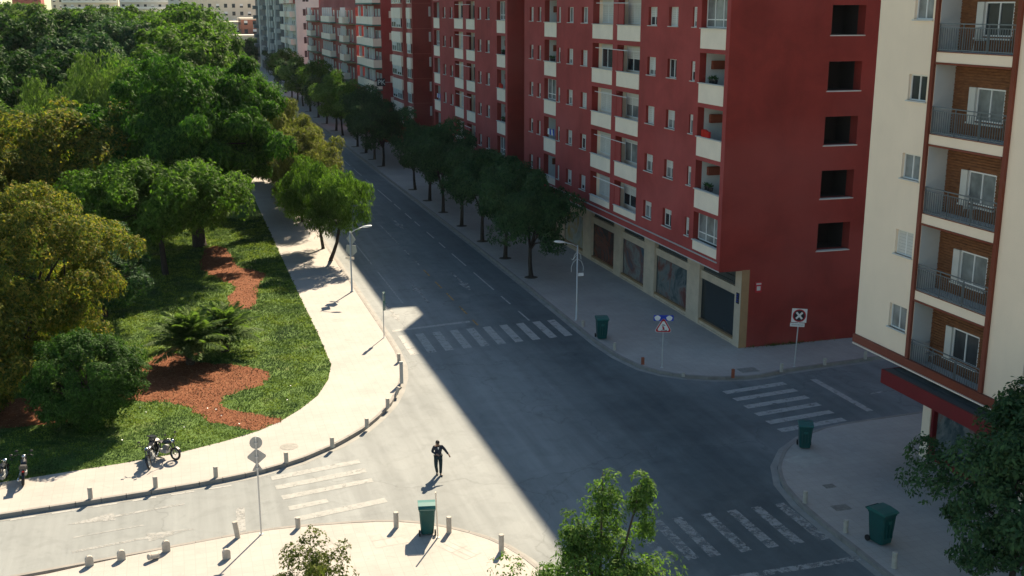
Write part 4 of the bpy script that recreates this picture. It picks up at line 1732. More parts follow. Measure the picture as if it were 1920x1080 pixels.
# dark street trees along the far pavement (shade)
protos = []
for i in range(5):
    s = 40 + i
    protos.append(tree("dark street tree", (25.05, 78.65 + 7.1 * i), L_DARK2 if i < 5 else L_DARK, (0.1 * (i % 3 - 1), 0, 5.6 + .15 * (i % 2)), (2.65 + .2 * (i % 3), 3.0, 2.7), .17, s,
                       n_clump=34, n_twig=4200, per=5, leaf=.24, droop=.45, hollow=.35, hang=.15, rag=.24, name="street_tree", group="dark street trees along the shaded pavement", lean=(.15 * (i % 2), .1), fork=2.3,
                       n_limb=8))
ys = [78.65, 85.6, 92.7, 100.1, 107.6, 114.9, 122.6, 142.5, 149.5, 156.6, 164.3, 179.5, 187, 199, 211, 224, 237, 248, 260, 275, 293]
for i, y in enumerate(ys):
    lab = "%s street tree from the near corner in the shaded row by the red blocks" % ORD[i]
    if i < 5:
        protos[i].location = (25.05, y, Z_P)
        protos[i]['label'] = lab
    else:
        sc_ = [1, .92, 1.04, .97, 1.08][i % 5] * (1.0 if i < 11 else 1.12)
        c_ = copy_thing(protos[(i * 2 + 1) % 5], (25.1 + .04 * i, y, Z_P), i * 1.3, lab, (sc_, sc_, sc_))
        if i in (10, 11, 12, 14, 16, 17, 19):
            for ch in [o for o in COL.objects if o.parent == c_ and o.name.startswith('crown')]:
                k_ = ch.data.name
                if ('mid', k_) not in MC:
                    m2 = ch.data.copy()
                    m2.materials[0] = L_LIT if i in (10, 12, 16) else L_MID  # paler leaf colours stand in for sun on these crowns
                    MC[('mid', k_)] = m2
                ch.data = MC[('mid', k_)]
# soil pits
for i, y in enumerate(ys[:16]):
    b = MB()
    b.lathe([(.52, 0), (.5, .01)], 14)
    o = obj("tree_pit", b.mesh("tree_pit", M_SOIL), None, (25.05, y, Z_P - .002))
    tag(o, kind='structure')

# lighter trees of that row have sunlight put into their leaf colour
# sunlit feathery trees on the left pavement
tree("bright feathery street tree with a leaning trunk nearest the lit kerb", (11.3, 88.7), L_FEATHER, (0.6, -.2, 5.3), (2.4, 2.7, 2.5), .15, 71, n_clump=34, n_twig=5200, per=5, leaf=.24, aspect=.25,
     droop=.9, hang=.35, hollow=.40, name="street_tree", lean=(.5, 0), fork=2.9, clump_r=.31, rag=.2)
tree("bright feathery street tree just behind the leaning one", (11.3, 93.6), L_FEATHER, (-.8, .3, 4.9), (2.4, 2.7, 2.5), .13, 72, n_clump=32, n_twig=4800, per=5, leaf=.24, aspect=.25, droop=.9, hang=.35,
     hollow=.40, name="street_tree", fork=2.8, clump_r=.31, rag=.2)
lt = [(11.0, 106.5), (11.05, 111.2), (11.2, 116.0), (11.0, 122.4), (11.2, 128.5), (11.2, 134)]
pf = tree("x", (11.0, 106.5), L_OLIVE, (0, 0, 5.4), (3.5, 3.3, 2.7), .13, 73, n_clump=60, n_twig=6500, per=5, leaf=.26, aspect=.3, droop=.7, hang=.3, hollow=.45, name="street_tree",
          group="olive toned street trees on the sunlit pavement", fork=2.4, clump_r=.28)
pf['label'] = "first olive toned tree behind the bright feathery pair on the sunlit pavement"
for i, p in enumerate(lt[1:]):
    s_ = [.95, 1.1, .9, 1.15, 1.0][i]
    copy_thing(pf, (*p, Z_P), 1.1 * i + 1, "%s olive toned tree behind the bright feathery pair on the sunlit pavement" % ORD[i + 1], (s_, s_, s_))
for i, y in enumerate((150, 163, 178, 196, 215, 238, 262)):
    c_ = copy_thing(protos[i % 5], (11.2, y, Z_P), .7 * i, "%s green tree of the far left kerb row beyond the olive toned trees" % ORD[i], (1.1, 1.1, 1.1))
    c_['group'] = "green trees of the far left kerb row"

# park trees
tree("huge dark green broad-leaved tree standing over the lawn", (1.3, 97.5), L_BROAD, (-.4, 2.2, 9.6), (7.6, 7.6, 5.2), .55, 81, n_clump=180, n_twig=26000, per=6, leaf=.34, aspect=.36, droop=.6,
     clump_r=.185, hollow=.62, n_limb=12, fork=4.2, rag=.13, name="park_tree")
tree("flat-topped mid green tree with a slim dark trunk on the lawn", (-1.5, 87.3), L_MID, (-.3, .2, 6.1), (6.5, 4.6, 2.1), .24, 82, n_clump=130, n_twig=12000, per=5, leaf=.27, droop=.4, clump_r=.24,
     hollow=.5, flat=.8, n_limb=11, fork=3.3, rag=.07, name="park_tree", hang=.25)
tree("big yellowing tree in the left foreground of the park", (-8.5, 63.0), L_YELLOW, (0, 0, 6.2), (4.8, 4.7, 4.3), .3, 83, n_clump=130, n_twig=25000, per=5, leaf=.165, droop=.35, clump_r=.185, hollow=.58,
     n_limb=10, fork=2.6, name="park_tree", rag=.13)
tree("round dense green shrub tree at the lawn edge behind the motorbikes", (-5.15, 55.0), L_SHRUB, (.1, .1, 2.5), (2.6, 2.6, 2.1), .14, 84, n_clump=150, n_twig=17000, per=5, leaf=.125, droop=.25,
     clump_r=.21, hollow=.70, n_limb=9, fork=.8, name="shrub_tree", rag=.05, multi=2)
tree("lower yellow-green tree at the left edge beside the round shrub tree", (-10.6, 57.5), L_YELLOW, (0, 0, 3.6), (2.5, 2.6, 3.2), .18, 85, n_clump=70, n_twig=6500, per=5, leaf=.22, clump_r=.26, name="park_tree")
tree("orange tinged tree behind the big yellowing one", (-9.5, 98), L_YELLOW, (0, 0, 8.0), (6.4, 5.5, 3.6), .3, 86, n_clump=110, n_twig=9500, per=5, leaf=.32, clump_r=.24, name="park_tree", hollow=.6)
tree("second orange tinged tree at the left edge of the park", (-16.5, 92), L_YELLOW, (0, 0, 6.6), (5, 5, 3.8), .3, 87, n_clump=80, n_twig=7000, per=5, leaf=.32, clump_r=.26, name="park_tree")
tree("pale drooping tree rising left of the huge dark one", (-7.0, 121), L_WEEP, (0, 0, 9.3), (7.0, 6.5, 4.9), .35, 88, n_clump=120, n_twig=12000, per=5, leaf=.36, aspect=.22, droop=1.0, hang=.35, clump_r=.24,
     name="park_tree", hollow=.6)
tree("bright leafy tree at the left edge below the dark pines", (-16.0, 124), L_FEATHER, (0, 0, 5.8), (6, 6, 3.8), .3, 89, n_clump=80, n_twig=7000, per=5, leaf=.36, clump_r=.26, name="park_tree")
tree("rounded green tree filling the gap behind the orange tinged one", (-2.5, 110), L_BROAD, (0, 0, 6.0), (5, 5, 4), .3, 90, n_clump=80, n_twig=6500, per=5, leaf=.36, clump_r=.26, name="park_tree")
tree("low dark tree in the shade between the lawn and the yellowing tree", (-5.3, 76), L_DARK2, (0, 0, 3.0), (3.2, 3.2, 2.0), .2, 91, n_clump=60, n_twig=5500, per=5, leaf=.22, clump_r=.28, name="park_tree", fork=1.6)

# the wood beyond: individual big crowns, shared shapes
fp = []
for i, (m, rad, cz) in enumerate(((L_MID, (7.5, 7.5, 6.2), 11.5), (L_DARK, (7.0, 7.0, 6.6), 11.0), (L_BROAD, (8.2, 8.2, 5.8), 11.5), (L_WEEP, (7, 7, 6.0), 11.0), (L_DARK2, (7.4, 7.4, 6.4), 11.2))):
    t = tree("x", (0, 300), m, (0, 0, cz), rad, .4, 100 + i, n_clump=110, n_twig=6000, per=5, leaf=.62, aspect=.45, droop=.4, clump_r=.24, hollow=.66, name="park_tree", n_limb=6, fork=5)
    fp.append(t)
# (x, y, kind, scale, description)
WOOD = [(-22, 133, 1, .82), (-31, 140, 4, .82), (-14, 141, 1, .78), (-2, 139, 2, .80), (6.0, 142, 0, .66), (-40, 150, 1, .85), (-25, 156, 1, .92), (-11, 158, 4, .88), (1, 160, 0, .90), (8.5, 163, 2, .60),
        (-34, 170, 4, 1.0), (-20, 176, 1, .98), (-7, 178, 4, .96), (3.5, 181, 0, .95), (-46, 186, 1, 1.05), (-29, 193, 3, 1.04), (-14, 196, 1, 1.0), (-1, 200, 0, 1.04), (8.5, 196, 2, .66), (-40, 212, 0, 1.08),
        (-24, 218, 3, 1.06), (-9, 220, 4, 1.0), (3, 226, 0, 1.10), (-55, 228, 3, 1.1), (-35, 240, 4, 1.08), (-18, 246, 0, 1.05), (-4, 252, 3, 1.05), (6, 250, 3, .76), (-68, 262, 0, 1.12), (-48, 268, 3, 1.12),
        (-30, 272, 1, 1.05), (-12, 280, 0, 1.08), (3, 290, 3, .85), (-62, 300, 3, 1.15), (-40, 306, 0, 1.1), (-22, 312, 3, 1.0), (-4, 320, 4, .95), (12, 322, 4, .58), (-80, 320, 0, 1.15), (-52, 345, 3, 1.15),
        (-30, 350, 0, 1.05), (-10, 360, 3, .95), (7, 370, 3, .7), (21, 345, 4, .52), (23, 385, 1, .5), (15, 400, 3, .6), (30, 420, 4, .5), (4, 420, 0, .85), (-20, 410, 3, 1.0), (-45, 400, 0, 1.15), (-75, 390, 3, 1.2)]
KN = ["mid green", "near-black", "bright broad", "pale greyish", "deep green"]
seen = {}
used = set()
for i, (x, y, k, s) in enumerate(WOOD):
    n = seen.get(k, 0)
    seen[k] = n + 1
    lab = "%s %s tree, counted from the lawn, in the wood behind the huge dark tree" % (ORD[n], KN[k])
    if k not in used:
        used.add(k)
        fp[k].location = (x, y, Z_P)
        fp[k].scale = (s, s, s)
        fp[k]['label'] = lab
        fp[k]['group'] = "trees of the wood beyond the lawn"
    else:
        c_ = copy_thing(fp[k], (x, y, Z_P), i * 1.7, lab, (s * (1 + .08 * math.sin(i)), s, s))

# foreground trees
tree("fresh green young tree with two pointed tops at the bottom of the view", (10.9, 27.6), L_BAMB, (-.1, 0, 3.3), (2.45, 2.2, 1.9), .10, 121, n_clump=80, n_twig=4800, per=4, leaf=.13, aspect=.38,
     droop=.3, clump_r=.22, hollow=.35, n_limb=14, fork=1.6, name="young_tree", trunk_m=M_BARK, rag=.22)
# two leader tops of that tree
ft = [o for o in COL.objects if o.get('label', '').startswith("fresh green young")][0]
for (dx, dz, rr_, s) in ((.1, 5.75, (.50, .45, 1.35), 1), (1.35, 5.6, (.34, .34, 1.15), 2), (-.65, 5.0, (.45, .4, .7), 3)):
    me, cc = crown_mesh("crown", L_BAMB, (dx, 0.1, dz), rr_, 22, 620, 4, .12, 130 + s, clump_r=.42, hollow=.2, aspect=.38, droop=.3)
    obj("crown", me, ft)
    b = MB()
    b.tube([(0, 0, 3), (dx * .6, .05, 4.6), (dx, .1, dz + rr_[2] * .9)], [.06, .04, .012], 6)
    obj("limb", b.mesh("limb", M_BARK, True), ft)
tree("sparse small tree with olive leaves at the bottom edge on the sunlit pavement", (3.35, 32.6), L_DRY, (0, 0, 2.45), (1.2, 1.1, 1.1), .05, 122, n_clump=46, n_twig=1300, per=4, leaf=.10, aspect=.5,
     clump_r=.24, hollow=.3, n_limb=12, fork=1.2, name="small_tree", trunk_m=M_BARK, rag=.2)
tree("dark green shaded tree in front of the canopy at the lower right", (25.2, 27.3), L_DARK2, (.5, .2, 4.7), (2.9, 3.0, 3.0), .14, 123, n_clump=80, n_twig=9000, per=4, leaf=.17, aspect=.45, droop=.3,
     clump_r=.22, hollow=.45, n_limb=14, fork=2.0, name="street_tree", trunk_m=M_BARKD, rag=.16)


# palms: each frond a part
def frond_mesh(L, seed):
    rg = np.random.default_rng(seed)
    n = 46
    t = np.linspace(0.10, 1, n)
    x = L * t
    z = L * (0.75 * t - 0.75 * t ** 2.2)
    quads = []
    pts = np.stack([x, np.zeros(n), z], 1)
    T = nrm(np.gradient(pts, axis=0))
    for s in (-1, 1):
        D = T * .55 + np.array([0, s * 1.0, -.1]) + rg.normal(0, .08, (n, 3))
        ln = L * .24 * np.sin(np.pi * np.clip(t * .92 + .06, 0, 1)) ** .6 + .05
        quads.append(leaf_quads(pts, D, np.tile([0, -s * .35, 1.0], (n, 1)), ln, np.full(n, .085), rg, .25))
    # rachis
    tt = np.linspace(0, 1, 9)
    rp = np.stack([L * tt, 0 * tt, L * (0.75 * tt - 0.75 * tt ** 2.2)], 1)
    q = []
    for i in range(8):
        a, c = rp[i], rp[i + 1]
        w = .03 * (1 - i / 9)
        q.append([a + [0, w, 0], c + [0, w, 0], c - [0, w, 0], a - [0, w, 0]])
    quads.append(np.array(q))
    return quads_mesh("frond", np.concatenate(quads), L_PALM)


FR = [frond_mesh(2.5, 1), frond_mesh(2.8, 2), frond_mesh(2.2, 3)]
for (x, y, label, n, s, hb) in ((-.1, 63.9, "larger spreading palm in the red mulch bed", 60, 1.05, .42), (1.9, 65.8, "second palm just behind the larger one on the lawn", 48, .95, .4)):
    root = empty("palm", (x, y, Z_P), 0, label, "palm")
    b = MB()
    prof = []
    for k in range(9):
        prof += [(.26 - .01 * (k % 2) * 4, k * hb / 8)]
    b.lathe(prof, 12)
    obj("trunk", b.mesh("trunk", M_BARK), root)
    rr = random.Random(int(x * 10) + 5)
    for i in range(n):
        a = i * 2.399963
        el = R(82) * (1 - (i / n) ** 1.4) + R(6) * (i / n)
        o = obj("frond", FR[i % 3], root, (math.cos(a) * .12, math.sin(a) * .12, hb - .02), (0, -el + rr.uniform(-.1, .1), a))
        o.scale = (s, s, s)

# low plants along the lawn: pale agave-like tuft below the palms
b_pts = rng.normal(0, .28, (260, 3)) * np.array([1.4, 1, .2]) + np.array([0, 0, .1])
V = leaf_quads(b_pts, np.concatenate([rng.normal(0, .6, (260, 2)), rng.uniform(.4, 1, (260, 1))], 1), rng.normal(0, 1, (260, 3)), rng.uniform(.2, .5, 260), rng.uniform(.03, .06, 260), rng)
o = obj("ground_plant", quads_mesh("ground_plant", V, L_PALM), None, (.9, 64.3, Z_P))
tag(o, "low grey-green tuft growing at the foot of the palms", "plant", None, "stuff")


# ------------------------------------------------------------------ street furniture
def boll_mesh(h, r, m, lean=0):
    b = MB()
    b.lathe([(r * 1.08, 0), (r, .03), (r, h - .05), (r * .96, h - .05), (r * .96, h - .035), (r * 1.02, h - .03), (r * .98, h), (r * .5, h + .02)], 14)
    return b.mesh("shaft", m, False)


def bollard(x, y, h, label, m=None, lean=(0, 0), r=.10, group=None, flat=False):
    m = m or M_BOLL
    h *= .82
    root = empty("bollard", (x, y, Z_P), 0, label, "bollard", group)
    b = MB()
    if flat:   # rounded slab-like stub
        pts = [(-.14, 0), (.14, 0), (.14, h - .14)] + [(.14 * math.cos(t), h - .14 + .14 * math.sin(t)) for t in np.linspace(.2, math.pi - .2, 7)] + [(-.14, h - .14)]
        b.prism(pts, -.06, .06, axis='y')
    else:
        b.lathe([(r * 1.06, 0), (r, .03), (r, h - .10)], 14)
    s = obj("shaft", b.mesh("shaft", m), root)
    if not flat:
        b = MB()
        b.lathe([(r * .93, h - .10), (r * .93, h - .08), (r * 1.03, h - .075), (r * 1.03, h - .015), (r * .9, h), ], 14)
        obj("cap", b.mesh("cap", m), root)
    root.rotation_euler = (lean[0], lean[1], .3)
    return root


GB = "stone bollards along the kerbs"
B_NW = [((11.35, 61.3), "where the lit kerb starts to bend, behind the tall thin post"), ((11.0, 57.0), "beside the broken bollard on the lit bend"), ((10.35, 55.0), "just below the leaning broken one on the lit bend"),
        ((8.7, 52.9), "in the middle of the lit bend"), ((6.1, 50.0), "beside the kerb left of the bend, above the person"), ((3.6, 48.3), "level with the end of the zebra crossing on the lit side"),
        ((0.2, 47.05), "to the left of the grey sign backs on the lit kerb"), ((-1.95, 46.75), "in front of the parked motorbikes on the kerb"), ((-4.4, 46.5), "at the far left of the lit kerb")]


def px(x, y):
    """ground point of a pixel of the 1920 wide photograph (used once, to lay the furniture out)"""
    f, p, yw = 2100.0, R(14.062), R(-16.664)
    u = x - 960
    v = 540 - y
    fw = f * math.cos(p) + v * math.sin(p)
    up = -f * math.sin(p) + v * math.cos(p)
    c, s = math.cos(yw), math.sin(yw)
    rx, ry = c * u - s * fw, s * u + c * fw
    t = (Z_P - 20) / up
    return rx * t, ry * t


for (q, h, lab) in (((748, 679), .62, "where the lit kerb starts to bend, above the tall thin post"), ((727, 764), .60, "just below the broken stub on the lit bend"),
                    ((688, 801), .56, "halfway round the lit bend"), ((623, 838), .58, "between the bend and the zebra crossing on the lit kerb"),
                    ((537, 867), .60, "at the top end of the lit zebra crossing"), ((405, 895), .62, "left of the grey sign backs on the lit kerb"),
                    ((292, 914), .62, "below the parked motorbikes on the lit kerb"), ((170, 935), .62, "furthest left on the lit kerb")):
    x, y = px(*q)
    bollard(x, y, h, "pale stone bollard " + lab, group=GB)
x, y = px(743, 739)
bollard(x, y, .50, "broken leaning stone stub between two bollards on the lit bend", lean=(.1, .35), r=.09, group=GB)
for (q, h, lab, kw) in (((559, 990), .55, "at the lower end of the lit zebra crossing", {}), ((743, 989), .80, "left of the green bin on the sunlit corner", {}), ((842, 998), .80, "right of the green bin on the sunlit corner", {}),
                        ((940, 1034), .85, "beside the foreground tree on the sunlit corner", {}), ((446, 1008), .85, "beside the foot of the tall pole with grey sign backs", dict(lean=(0, -.13))),
                        ((168, 1061), .5, "rounded and lowest left on the bottom pavement", dict(flat=True)), ((228, 1050), .5, "rounded, second from the left on the bottom pavement", dict(flat=True)),
                        ((312, 1034), .55, "rounded, standing beside the toppled stub", dict(flat=True)), ((425, 1048), .5, "narrow rounded one set back from the bottom kerb", dict(flat=True))):
    x, y = px(*q)
    bollard(x, y, h, "pale stone bollard " + lab, group=GB, **kw)
x, y = px(297, 1046)
bx = bollard(x, y, .5, "toppled pale stone stub lying on the bottom pavement", group=GB, r=.11)
bx.rotation_euler = (R(80), 0, R(-60))
bx.location.z += .11
for (q, h, lab, m) in (((1093, 612), .5, "pale bollard beside the lamp pole on the shaded pavement", M_BOLL), ((1152, 656), .55, "pale bollard below the green bin on the shaded pavement", M_BOLL),
                       ((1205, 683), .5, "rusty red bollard left of the warning sign on the shaded corner", M_BOLLR), ((1374, 708), .6, "rusty red bollard on the kerb below the red side wall", M_BOLLR),
                       ((1465, 697), .62, "pale bollard left of the crossed-out sign on the shaded kerb", M_BOLL), ((1546, 684), .5, "broken short bollard right of the crossed-out sign", M_BOLL),
                       ((1622, 673), .6, "pale bollard at the corner of the cream block across the side street", M_BOLL), ((1281, 706), .3, "low stub on the kerb right of the warning sign", M_BOLL),
                       ((1509, 943), .65, "pale bollard at the left tip of the near right pavement", M_BOLL), ((1585, 998), .65, "pale bollard left of the near right green bin", M_BOLL),
                       ((1676, 1064), .75, "pale bollard below the near right green bin at the bottom edge", M_BOLL)):
    x, y = px(*q)
    bollard(x, y, h, lab, m, group=GB, r=.095)


# tall thin post on the bend
def post(x, y, h, label):
    root = empty("marker_post", (x, y, Z_P), 0, label, "post")
    b = MB()
    b.box(-.09, .09, -.05, .05, 0, h - .16)
    obj("shaft", b.mesh("shaft", M_SIGNBACK), root)
    b = MB()
    b.box(-.10, .10, -.06, .06, h - .15, h - .12)
    b.box(-.09, .09, -.05, .05, h - .12, h)
    obj("cap", b.mesh("cap", M_SIGNBACK), root)
    return root


x, y = px(753, 719)
post(x, y, 1.25, "tall square grey marker post on the lit bend above the stub")


# bins
def wheelie(x, y, rz, h, label, lid_open=0.0):
    root = empty("wheelie_bin", (x, y, Z_P), rz, label, "bin", "green wheelie bins on the corner pavements")
    w, d = .26 * h / 1.1, .31 * h / 1.1
    b = MB()
    n = len(b.v)
    z0, z1 = .06, h * .88
    s = .80
    ring = [(z0, s), (z0 + .05, s * 1.01), (h * .45, .92), (z1 - .08, 1.0), (z1 - .075, 1.06), (z1, 1.07)]

    def rect(k, z):
        c = .05
        X, Y = w * k, d * k
        return [(-X + c, -Y, z), (X - c, -Y, z), (X, -Y + c, z), (X, Y - c, z), (X - c, Y, z), (-X + c, Y, z), (-X, Y - c, z), (-X, -Y + c, z)]
    V = [rect(k, z) for z, k in ring]
    for i in range(len(V) - 1):
        for j in range(8):
            b.quad(V[i][j], V[i][(j + 1) % 8], V[i + 1][(j + 1) % 8], V[i + 1][j])
    b.poly(V[0][::-1])
    b.poly(V[-1])
    # front ribs
    for xx in (-.45, .0, .45):
        b.box(xx * w - .02, xx * w + .02, -d * 1.0 - .012, -d * .86, .3, z1 - .15)
    obj("body", b.mesh("body", M_BIN), root)
    b = MB()
    L = [(-d * 1.14, z1 + .01), (-d * 1.14, z1 + .05), (-d * .9, z1 + .09), (0, z1 + .14), (d * .9, z1 + .13), (d * 1.1, z1 + .06), (d * 1.1, z1 + .01)]
    b.prism([(p[0], p[1]) for p in L], -w * 1.12, w * 1.12, axis='x')
    lid = obj("lid", b.mesh("lid", M_BINLID), root)
    b = MB()
    b.tube([(-w * .95, 0, 0), (w * .95, 0, 0)], .022, 8)
    for s_ in (-1, 1):
        b.tube([(s_ * w * .95, 0, 0), (s_ * w * .95, -.14, -.04)], .022, 6)
    obj("handle", b.mesh("handle", M_BIN), root, (0, d * 1.1 + .10, z1 + .02))
    for s_ in (-1, 1):
        b = MB()
        b.tube([(s_ * w * .9, d * .8, .12), (s_ * (w * .9 + .06), d * .8, .12)], .12, 14)
        obj("wheel", b.mesh("wheel", M_RUBBER), root)
    b = MB()
    b.box(-.09, .09, -d - .02, -d * .9, h * .62, h * .70)
    obj("badge", b.mesh("badge", M_SRED if h > 1.5 else M_BINLID), root)
    return root


x, y = px(1128, 634)
wheelie(x, y, R(-10), 1.42, "green wheelie bin near the lamp pole on the shaded pavement by the shops")
x, y = px(801, 998)
wheelie(x, y, R(170), 1.28, "green wheelie bin standing in full sun on the corner by the thin pole")
x, y = px(1508, 838)
wheelie(x, y, R(-25), 1.25, "green wheelie bin at the mouth of the side street on the near right pavement")
x, y = px(1650, 1016)
wheelie(x, y, R(12), 1.45, "largest green wheelie bin with a small red badge in the lower right")


# lamps
def lamp(x, y, h, arm, az, label, kind=0, reach=2.2, rise=.3):
    root = empty("street_lamp", (x, y, Z_P), az, label, "street lamp")
    b = MB()
    b.lathe([(.13, 0), (.13, .03), (.075, .05), (.07, 1.0), (.055, 1.05), (.045, h)], 12)
    obj("pole", b.mesh("pole", M_STEEL, True), root)
    b = MB()
    b.tube([(0, 0, h - .12), (arm * .4, 0, h + rise * .35), (arm, 0, h + rise)], [.035, .03, .025], 8)
    obj("arm", b.mesh("arm", M_STEEL, True), root)
    b = MB()
    n = 10
    for (t0, r_, z) in ((0, 0, 0),):
        prof = [(0, .05, .04), (.12, .11, .07), (.35, .15, .09), (.58, .13, .07), (.70, .05, .03)]
        ring = []
        for (xx, ry, rz_) in prof:
            ring.append([(arm + xx - .05, ry * math.cos(2 * math.pi * k / n), h + rise + .0 + rz_ * math.sin(2 * math.pi * k / n) + xx * .12) for k in range(n)])
        for i in range(len(ring) - 1):
            for k in range(n):
                b.quad(ring[i][k], ring[i][(k + 1) % n], ring[i + 1][(k + 1) % n], ring[i + 1][k])
        b.poly(ring[0][::-1])
        b.poly(ring[-1])
    obj("lamp_head", b.mesh("lamp_head", M_LAMPW, True), root)
    return root


x, y = px(660, 547)
l1 = lamp(x, y, 4.40, .9, R(-8), "galvanised street lamp with sign backs on its pole at the lit kerb")
LX, LY = x, y


def disc(r, t=.02, n=24, square=False):
    pts = [(r * math.cos(2 * math.pi * k / n), r * math.sin(2 * math.pi * k / n)) for k in range(n)]
    b = MB()
    b.prism(pts, -t, 0, axis='y')
    return b


def rtri(r, up=True, corner=.18, flip=1):
    pts = []
    for i in range(3):
        a = math.pi / 2 + i * 2 * math.pi / 3
        cx_, cz = (r - corner * 2 * r * .5) * math.cos(a), (r - corner * r) * math.sin(a)
        for j in (-1, -.5, 0, .5, 1):
            t = a + j * math.pi / 3
            pts.append((cx_ + corner * r * math.cos(t), (cz + corner * r * math.sin(t)) * flip))
    return pts


# boards on the lamp: a large triangle turned away and a smaller one below
def board(name, root, pts, loc, rz, m, t=.02, label=None):
    b = MB()
    b.prism(pts, -t / 2, t / 2, axis='y')
    o = obj(name, b.mesh(name, m), root, loc, (0, 0, rz))
    if label:
        o['label'] = label
    return o


sg = empty("traffic_sign", (LX, LY, Z_P), R(-50), "grey backed warning sign boards fixed to the street lamp at the lit kerb", "traffic sign")
board("sign_board", sg, [(-.42, 0), (0, -.5), (.42, 0), (0, .5)], (.02, .07, 3.85), 0, M_SIGNBACK)
board("sign_board", sg, [(-.36, .36), (.36, .36), (.42, -.1), (0, -.5), (-.42, -.1)], (.02, .07, 3.05), .3, M_SIGNBACK)
board("small_plate", sg, [(-.35, -.09), (.3, -.09), (.3, .09), (-.35, .09)], (-.12, .07, 2.45), .4, M_PANEL)

x, y = px(1081, 600)
l2 = lamp(x, y, 5.0, .95, R(180), "street lamp with wire decoration arcs on the shaded pavement by the shops", rise=.25)
b = MB()
for s_ in (-1, 1):
    b.tube([(s_ * .02, 0, 4.1), (s_ * .28, 0, 3.9), (s_ * .42, 0, 3.55), (s_ * .4, 0, 3.25)], .012, 5)
    b.tube([(0, 0, 4.55), (s_ * .22, 0, 4.35), (s_ * .25, 0, 4.05)], .012, 5)
b.tube([(0, 0, 4.4), (.35, 0, 4.05), (.45, 0, 4.15)], .012, 5)
obj("light_garland", b.mesh("light_garland", M_LAMPW), l2)
b = MB()
b.box(-.42, -.06, -.05, .05, 2.95, 3.15)
b.box(-.30, -.26, -.06, .06, 2.95, 3.15)
obj("small_box", b.mesh("small_box", M_SWHITE), l2)
lamp(12.0, 232, 8.2, 2.0, 0, "distant street lamp, nearer of the two white heads over the avenue trees")
lamp(12.0, 318, 8.0, 2.2, 0, "distant street lamp, farther of the two white heads over the avenue trees")


def sign_pole(x, y, h, r, label, cat="traffic sign", rz=0.0, lean=(0, 0), m=None):
    root = empty("traffic_sign", (x, y, Z_P), rz, label, cat)
    b = MB()
    b.tube([(0, 0, 0), (0, 0, h)], r, 10)
    b.lathe([(.09, 0), (.08, .02)], 10)
    obj("pole", b.mesh("pole", m or M_STEEL), root)
    root.rotation_euler = (lean[0], lean[1], rz)
    return root


# tall pole with grey backs in the lower left
x, y = px(490, 1002)
s = sign_pole(x, y, 4.0, .032, "tall pole carrying three grey sign backs beside the lit zebra crossing", rz=R(-2))
oc = [(.24 * math.cos(2 * math.pi * (k) / 18), .24 * math.sin(2 * math.pi * k / 18) * 1.05) for k in range(18)]
board("sign_board", s, oc, (0, .05, 3.78), 0, M_SIGNBACK, label="round grey sign back at the top")
dm = []
for i, (cx_, cz) in enumerate(((.36, 0), (0, .30), (-.36, 0), (0, -.30))):
    a0 = i * math.pi / 2
    for j in (-.6, -.2, .2, .6):
        t = a0 + j
        dm.append((cx_ * .72 + .09 * math.cos(t), cz * .72 + .09 * math.sin(t)))
board("sign_board", s, dm, (0, .05, 3.22), 0, M_SIGNBACK, label="large rounded diamond sign back")
board("sign_board", s, rtri(.21, corner=.15), (0, .05, 2.76), 0, M_SIGNBACK, label="small triangular sign back")
b = MB()
for z in (3.78, 3.22, 2.76):
    b.box(-.05, .05, -.045, .03, z - .03, z + .03)
obj("clamp", b.mesh("clamp", M_STEEL), s)

# edge-on signs post at the far end of the zebra
x, y = px(720, 633)
s = sign_pole(x, y, 2.9, .03, "thin post with two round signs seen edge-on at the far zebra crossing", rz=R(0))
for z, r_ in ((2.62, .27), (2.02, .24)):
    b = MB()
    pts = [(r_ * math.cos(2 * math.pi * k / 20), z + r_ * math.sin(2 * math.pi * k / 20)) for k in range(20)]
    b.prism([(p[0], p[1]) for p in pts], -.02, .02, axis='y')
    o = obj("sign_board", b.mesh("sign_board", M_SIGNBACK), s, (.05, 0, 0), (0, 0, R(83)))
b = MB()
b.box(-.07, .07, -.06, .06, 1.75, 2.9)
obj("sign_housing", b.mesh("sign_housing", M_GREENSL), s, (.06, 0, 0))

# warning sign with blue panel
x, y = px(1241, 689)
s = sign_pole(x, y, 2.8, .032, "warning triangle sign under a blue panel on the shaded corner", rz=R(-20), m=M_STEEL)
b = MB()
b.prism([(p[0], p[1]) for p in rtri(.50, corner=.22)], -.01, .012, axis='y')
o = obj("sign_board", b.mesh("sign_board", M_SWHITE), s, (0, -.06, 2.40))
b = MB()
O, I = rtri(.47, corner=.22), rtri(.35, corner=.22)
for i in range(len(O)):
    j = (i + 1) % len(O)
    b.quad((O[i][0], -.015, O[i][1]), (O[j][0], -.015, O[j][1]), (I[j][0], -.015, I[j][1]), (I[i][0], -.015, I[i][1]))
obj("red_border", b.mesh("red_border", M_SRED), o)
b = MB()
yy = -.017
